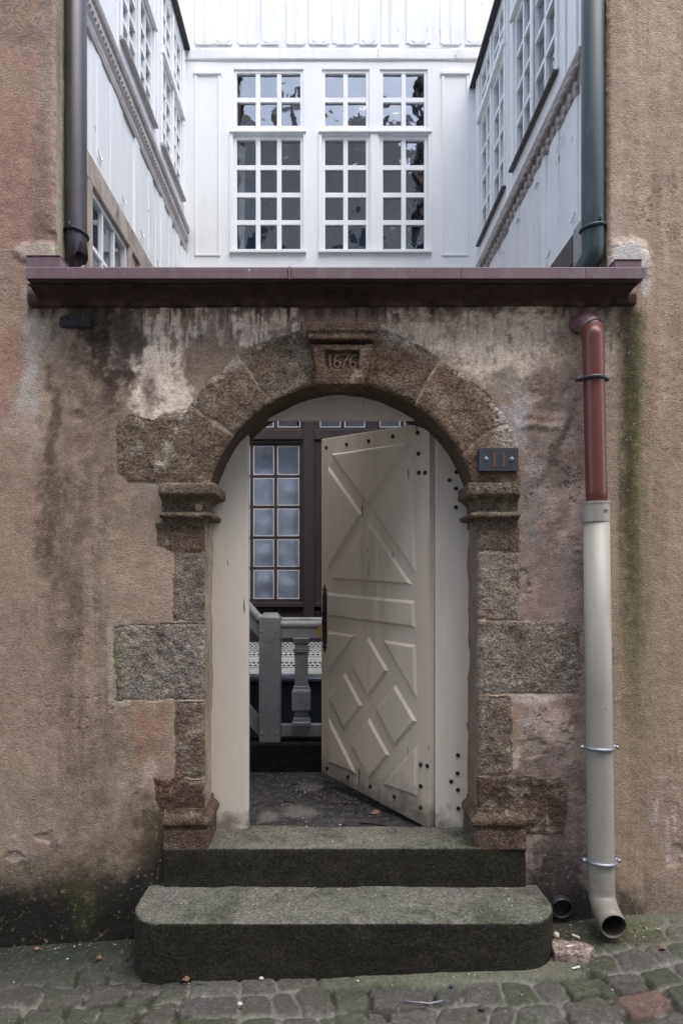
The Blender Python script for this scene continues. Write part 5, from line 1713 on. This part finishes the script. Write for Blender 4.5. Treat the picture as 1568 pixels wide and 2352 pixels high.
def plank(v0, v1, bands, name='tread'):
    """perforated sheet: bands of oval-ish slots are left open"""
    m = MB()
    rows = []
    vs_ = [v0]
    for (a, b, n) in bands:
        if n == 0: vs_ += [b] if vs_[-1] == a else [a, b]
        else:
            if vs_[-1] != a: vs_.append(a)
            for i in range(n):
                hgt = (b - a) / n
                vs_ += [a + hgt * (i + .28), a + hgt * (i + .80), a + hgt * (i + 1)]
    if vs_[-1] < v1: vs_.append(v1)
    holes = []
    for (a, b, n) in bands:
        for i in range(n):
            hgt = (b - a) / n; holes.append((a + hgt * (i + .28), a + hgt * (i + .80), i))
    x0, x1, pitch = -1.30, 1.32, .036
    for c, d in zip(vs_[:-1], vs_[1:]):
        (y0_, z0_), (y1_, z1_) = surf(c), surf(d)
        hl = [h for h in holes if abs(h[0] - c) < 1e-6 and abs(h[1] - d) < 1e-6]
        if not hl:
            m.add([(x0, y0_, z0_), (x1, y0_, z0_), (x1, y1_, z1_), (x0, y1_, z1_)], [(0, 1, 2, 3)])
        else:
            off_ = pitch / 2 if hl[0][2] % 2 else 0
            x = x0
            while x < x1:
                a = x + off_
                m.add([(a, y0_, z0_), (a + .014, y0_, z0_), (a + .014, y1_, z1_), (a, y1_, z1_)], [(0, 1, 2, 3)])
                x += pitch
    # folded front lip
    (y0_, z0_) = surf(v0)
    m.add([(x0, y0_, z0_ - .018), (x1, y0_, z0_ - .018), (x1, y0_, z0_), (x0, y0_, z0_)], [(0, 1, 2, 3)])
    return m.build(name, MT['tread'], stp, fix=False, world=True)


plank(0.0, .185, [(0, .185, 0)]); plank(.21, .53, [(.22, .385, 2), (.385, .53, 0)]); plank(.55, .80, [(.56, .64, 1), (.66, .80, 3)]); plank(.83, 1.0, [(.84, 1.0, 3)])
m = MB(); yq, zq = surf(0.0)
m.tube([(-1.30, yq - .02, zq - .045), (1.32, yq - .02, zq - .045)], .030, 18); m.build('nosing_pipe', MT['blue_pipe'], stp, smooth=True, world=True)
m = MB(); m.box(-1.30, 1.32, yq + .005, yq + .03, .45, zq - .075); m.build('blue_panel', MT['slate_blue'], stp, bevel=.003, world=True)
m = MB(); m.box(-1.30, 1.32, yq + .04, 2.85, .42, .60); m.build('base_frame', MT['black_kerb'], stp, world=True)
rail2 = thing('back_handrail', 'pale grey round rail running behind the balustrade under the brown window', 'handrail', (0, 2.15, 1.1))
m = MB(); zb2 = zz(1424, 5.25); m.tube([(-1.30, 2.15, zb2), (1.32, 2.15, zb2)], .021, 14); m.build('rail', MT['grey_paint'], rail2, smooth=True, world=True)
m = MB(); m.box(-1.28, -1.24, 2.13, 2.17, .6, zb2 - .015); m.box(1.24, 1.28, 2.13, 2.17, .6, zb2 - .015); m.build('rail_post', MT['grey_paint'], rail2, world=True)

# ================================================================== 8. SMALL THINGS
def crumbs(name, label, cat, pts, smin, smax, pal, seed, lift=.3):
    rg = np.random.default_rng(seed)
    n = len(pts)
    sz = smin + (smax - smin) * rg.random(n) ** 3
    cols = np.array([pal[i] for i in rg.integers(0, len(pal), n)]) * rg.uniform(.7, 1.15, (n, 1))
    pts = np.array(pts); pts[:, 2] += sz * lift
    o = link(name, scatter_mesh(name, pts, sz, cols, seed), MT['grit'])
    return tag(o, label, cat, kind='stuff')


rg = np.random.default_rng(5)
pw, pg_, pb_, pn_ = S(214, 210, 200), S(120, 116, 110), S(60, 52, 46), S(150, 110, 88)
pts = []
for i in range(1500):
    x = rg.uniform(-.75, .75); y = rg.uniform(.26, 1.22)
    pts.append((x, y, float(np.interp(y, uy, hf[:, np.argmin(np.abs(ux - x))]))))
for i in range(500):
    x = rg.normal(-.15, .16); y = abs(rg.normal(0.9, .3))
    if .26 < y < 1.2: pts.append((x, y, .40))
crumbs('courtyard_grit', 'pale grit and crumbs scattered on the dark courtyard floor', 'grit', pts, .0010, .0058, [pw, pw, pg_, pg_, pb_, pn_], 61)
pts = []
for i in range(330):
    pts.append((rg.uniform(-.80, .94), rg.uniform(-.32, -.03), .232))
for i in range(160):
    pts.append((rg.uniform(-.80, .94), -.03 - abs(rg.normal(0, .014)), .233))
for i in range(110): pts.append((rg.uniform(-.52, .66), rg.uniform(.0, .20), .415))
crumbs('step_grit', 'fine pale grit lying on the treads of the stone steps', 'grit', pts, .0012, .0045, [pw, pw, pg_, pn_, pb_], 62)
pts = []
for i in range(600):
    x = rg.uniform(-1.6, 1.75); y = rg.uniform(-.75, .0)
    if -.9 < x < 1.03 and y > -.36: continue
    pts.append((x, y, float(gheight(np.array(x), np.array(y))) + .001))
for i in range(160):
    pts.append((1.14 + rg.normal(0, .07), -.16 + rg.normal(0, .07), .052))
for i in range(160):
    x = 1.42 + rg.normal(0, .06); y = -.16 + rg.normal(0, .06); pts.append((x, y, float(gheight(np.array(x), np.array(y))) + .002))
for i in range(120):
    x = rg.uniform(-1.6, -.9); y = -.015 - abs(rg.normal(0, .03)); pts.append((x, y, float(gheight(np.array(x), np.array(y))) + .004))
for i in range(260): pts.append((rg.uniform(-1.6, 1.75), -abs(rg.normal(0, .02)) - .012, None))
for i in range(220): pts.append((rg.uniform(-.85, 1.0), -.36 - abs(rg.normal(0, .02)), None))
for i in range(120): pts.append((1.16 + rg.normal(0, .09), -.13 + rg.normal(0, .05), None))
pts = [(x, y, z if z is not None else float(gheight(np.array(x), np.array(y))) + .004) for x, y, z in pts]
crumbs('street_grit', 'grit and crumbs lying in the cobble joints', 'grit', pts, .0013, .0065, [pw, pg_, pg_, pn_, pb_, pb_], 63)


def gpt(px, py, lift=.006):
    """where a picture point meets the lane"""
    D = 2.7
    for _ in range(12):
        x = xx(px, D); z = float(gheight(np.array(x), np.array(D - D0))) + lift
        D = (CH - z) * F / (py - VY)
    return Vector((xx(px, D), D - D0, z))


# broken brick beside the step
c = gpt(1316, 2190)
m = MB(); m.hull([(c.x - .105, c.y - .055, c.z - .02), (c.x + .035, c.y - .075, c.z - .02), (c.x + .11, c.y + .02, c.z - .015), (c.x + .05, c.y + .06, c.z - .015), (c.x - .09, c.y + .07, c.z - .015)],
                 [(c.x - .10, c.y - .05, c.z + .032), (c.x + .03, c.y - .07, c.z + .036), (c.x + .105, c.y + .02, c.z + .02), (c.x + .045, c.y + .055, c.z + .024), (c.x - .085, c.y + .065, c.z + .028)])


def brickc(V, n_):
    cc2 = np.tile(S(138, 118, 110), (len(V), 1)); a = fb3(V, 40, 71, 4, .6)
    cc2 += (S(186, 176, 166) - cc2) * (sstep(.0, .5, a) * .7)[:, None]; cc2 += (S(88, 66, 58) - cc2) * (sstep(.1, .5, -a) * .7)[:, None]
    return cc2


o = rough_solid('brick_fragment', m, .006, brickc, MT['stone'], None, .004, 50, .008, 18, 71, 1)
tag(o, 'broken pinkish brick fragment on the ground between step and drainpipe foot', 'brick')
c = gpt(1277, 2149, .016)
m = MB(); m.dome(c, (0, -.3, 1), .014, .016, 14, 5); m.dome(c, (0, .3, -1), .014, .014, 14, 5)
o = m.build('pebble', MT['pebble'], None, smooth=True); tag(o, 'round white pebble behind the broken brick fragment', 'pebble')
for (px, py, ang, ln, nm, lab) in ((1307, 2190, .1, .028, 'cigarette_butt', 'white cigarette butt lying flat on top of the broken brick'),
                                  (1322, 2167, -.9, .036, 'cigarette_butt', 'white cigarette butt leaning on the back edge of the broken brick'),
                                  (1322, 2224, .25, .036, 'cigarette_butt', 'white cigarette butt on the mortar in front of the broken brick')):
    c = gpt(px, py, .012)
    if py < 2200: c.z = float(gheight(np.array(c.x), np.array(c.y))) + .042
    m = MB(); dx, dy = math.cos(ang) * ln / 2, math.sin(ang) * ln / 2
    m.tube([c + Vector((-dx, -dy, 0)), c + Vector((dx, dy, .002))], .0042, 10)
    o = m.build(nm, MT['butt'], None, smooth=False); tag(o, lab, 'cigarette butt')
# bits on the cobbles
for (px, py, sz, mt, lab, nm, cat) in ((224, 2204, .020, 'leaf', 'dry brown leaf on the cobbles below the left wall', 'fallen_leaf', 'leaf'),
                                       (84, 2181, .014, 'brick', 'pinkish pebble at the foot of the left wall', 'pebble', 'pebble'),
                                       (424, 2254, .022, 'leaf', 'curled brown leaf under the left front edge of the lower step', 'fallen_leaf', 'leaf'),
                                       (1036, 2267, .012, 'blue_pipe', 'tiny blue scrap on the mortar below the lower step', 'plastic_scrap', 'scrap'),
                                       (1106, 2318, .016, 'plate', 'small dark crumpled scrap on a cobble joint', 'plastic_scrap', 'scrap'),
                                       (600, 2249, .012, 'pebble', 'white pebble close to the front of the lower step', 'pebble', 'pebble'),
                                       (551, 2308, .013, 'pebble', 'flat white pebble on the cobbles near the bottom edge', 'pebble', 'pebble'),
                                       (1520, 2182, .020, 'leaf', 'pale dry leaf scrap right of the drainpipe foot', 'fallen_leaf', 'leaf')):
    c = gpt(px, py, .010); m = MB()
    if nm == 'fallen_leaf':
        n = 9; vs = [c + Vector((0, 0, .004))]
        for j in range(n):
            a = 2 * math.pi * j / n; r = sz * (1 - .45 * abs(math.sin(a)))
            vs.append(c + Vector((r * math.cos(a + .5), r * math.sin(a + .5), .006 * math.sin(2 * a) + .006)))
        vs2 = [v + Vector((0, 0, .0012)) for v in vs]
        fs = [(0, 1 + j, 1 + (j + 1) % n) for j in range(n)]
        m.add(vs, [f[::-1] for f in fs]); m.add(vs2, fs)
        o = m.build(nm, MT[mt], None, fix=False)
    else:
        a_r = [c + Vector((sz * math.cos(t) * (1 + .2 * math.sin(3 * t)), sz * .7 * math.sin(t), 0)) for t in np.linspace(0, 2 * math.pi, 9)[:-1]]
        b_r = [c + (v - c) * .6 + Vector((0, 0, sz * .6)) for v in a_r]
        m.hull(a_r, b_r); o = m.build(nm, MT[mt], None, bevel=.002, smooth=True)
    tag(o, lab, cat)
a = gpt(928, 2300, .012); b = gpt(985, 2306, .012); c = gpt(1016, 2302, .013)
m = MB(); m.tube([a, a.lerp(b, .5) + Vector((0, -.004, .003)), b, c + Vector((0, 0, .004))], [.003, .003, .003, .0042], 8)
o = m.build('cable_tie', MT['steel'], None, smooth=True); tag(o, 'grey plastic strip lying across the cobbles in front of the steps', 'cable tie')


def fpt(px, py, z=.404):
    D = (CH - z) * F / (py - VY); return Vector((xx(px, D), D - D0, z))


for (p, q_, r, lab) in (((826, 1890), (886, 1896), .006, 'long brown twig on the courtyard floor just behind the threshold'), ((651, 1840), (678, 1846), .004, 'short dark twig on the courtyard floor by the left jamb')):
    m = MB(); a, b = fpt(*p), fpt(*q_)
    m.tube([a, a.lerp(b, .5) + Vector((0, .004, .004)), b], r, 8); o = m.build('twig', MT['twig'], None, smooth=True); tag(o, lab, 'twig')
for (px, py, s_, mt, lab) in ((862, 1868, .022, 'brick', 'pinkish rubble chip beneath the open door'), (790, 1892, .016, 'twig', 'brown clod on the floor at the threshold edge'), (676, 1800, .022, 'slate', 'grey slate chip on the courtyard floor')):
    c = fpt(px, py); m = MB()
    a_r = [c + Vector((s_ * math.cos(t) * (1 + .3 * math.sin(2 * t + px)), s_ * .8 * math.sin(t), 0)) for t in np.linspace(0, 2 * math.pi, 8)[:-1]]
    m.hull(a_r, [c + (v - c) * .6 + Vector((.003, 0, s_ * .7)) for v in a_r]); o = m.build('rubble_chip', MT[mt], None, bevel=.002); tag(o, lab, 'rubble')
# leaf litter beside the door foot, too fine to count
pts = [tuple(fpt(770 + rg.normal(0, 40) + 30 * t, 1815 + rg.normal(0, 10) + 40 * t)) for t in rg.random(260)]
crumbs('leaf_litter', 'dark leaf litter swept against the foot of the open door', 'litter', pts, .003, .013, [pb_, pb_, S(84, 78, 74), pg_], 64)

# ================================================================== 9. OPPOSITE HOUSE (seen only in the window reflections)
opp = thing('opposite_house', 'plain rendered house across the lane mirrored in the upper windows', 'house', (0, -7.4, 0))
m = MB(); m.box(-14, -3.2, -11, -7.4, -.5, 12.0); m.box(-3.2, 2.1, -11, -7.4, -.5, 13.1); m.box(2.1, 14, -11, -7.4, -.5, 12.6); m.build('wall', MT['far_plaster'], opp, world=True)
m = MB()
for x0, x1, zt in ((-14, -3.2, 12.0), (-3.2, 2.1, 13.1), (2.1, 14, 12.6)):
    m.hull([(x0, -7.39, zt), (x1, -7.39, zt), (x1, -11.2, zt), (x0, -11.2, zt)], [(x0, -9.1, zt + 1.3), (x1, -9.1, zt + 1.3), (x1, -9.2, zt + 1.3), (x0, -9.2, zt + 1.3)])
m.box(-1.1, -.5, -9.3, -8.8, 13.8, 15.4); m.box(.9, 1.3, -9.3, -8.8, 13.8, 15.0)
m.build('roof', MT['roof'], opp, world=True)
for zr0 in (1.2, 4.0, 6.8, 9.0):
    for xw in np.arange(-7.0, 7.1, 1.9):
        m = MB(); m.box(xw - .45, xw + .45, -7.44, -7.37, zr0, zr0 + 1.35); m.build('window', MT['white_old'] if (int(xw * 10) % 2) else MT['slate_blue'], opp, world=True)

# ================================================================== 10. SKY, SUN, CAMERA
SUN_EL, SUN_AZ = 64.0, 35.0     # azimuth measured from -y towards +x
el, az = math.radians(SUN_EL), math.radians(SUN_AZ)
sdir = Vector((math.cos(el) * math.sin(az), -math.cos(el) * math.cos(az), math.sin(el)))
wd = bpy.data.worlds.new('World'); SC.world = wd; wd.use_nodes = True
nt = wd.node_tree
bg = nt.nodes['Background']
sky = N(nt, 'ShaderNodeTexSky'); sky.sky_type = 'NISHITA'; sky.sun_disc = False
sky.sun_elevation = el; sky.sun_rotation = math.atan2(sdir.x, sdir.y)
sky.air_density = 1.0; sky.dust_density = 2.0; sky.ozone_density = 1.0
hs = N(nt, 'ShaderNodeHueSaturation'); hs.inputs['Saturation'].default_value = 0.75
nt.links.new(sky.outputs[0], hs.inputs['Color']); nt.links.new(hs.outputs[0], bg.inputs['Color'])
bg.inputs['Strength'].default_value = 0.15
sl = bpy.data.lights.new('sun', 'SUN'); sl.energy = 0.75; sl.angle = math.radians(60); sl.color = (1.0, .985, .97)
so = bpy.data.objects.new('sun', sl); COL.objects.link(so)
so.rotation_euler = (-sdir).to_track_quat('-Z', 'Y').to_euler()
so.location = (3, -4, 14)

cam = bpy.data.cameras.new('camera'); co = bpy.data.objects.new('camera', cam); COL.objects.link(co)
cam.sensor_fit = 'HORIZONTAL'; cam.sensor_width = 36.0
cam.lens = 36.0 * F / 1568.0
# the frame is taller than wide: shifts are measured in picture widths
cam.shift_x = (784 - VX) / 1568.0
cam.shift_y = (VY - 1176) / 1568.0
cam.clip_start = 0.05; cam.clip_end = 500
co.location = (0, -D0, CH); co.rotation_euler = (math.pi / 2, 0, 0)
SC.camera = co
SC.render.resolution_x, SC.render.resolution_y = 682, 1024
SC.view_settings.view_transform = 'Standard'; SC.view_settings.look = 'None'
SC.view_settings.exposure = 1.78; SC.view_settings.gamma = 1.0
SC.cycles.max_bounces = 8; SC.cycles.diffuse_bounces = 5; SC.cycles.glossy_bounces = 4; SC.cycles.transparent_max_bounces = 12
SC.cycles.use_denoising = True
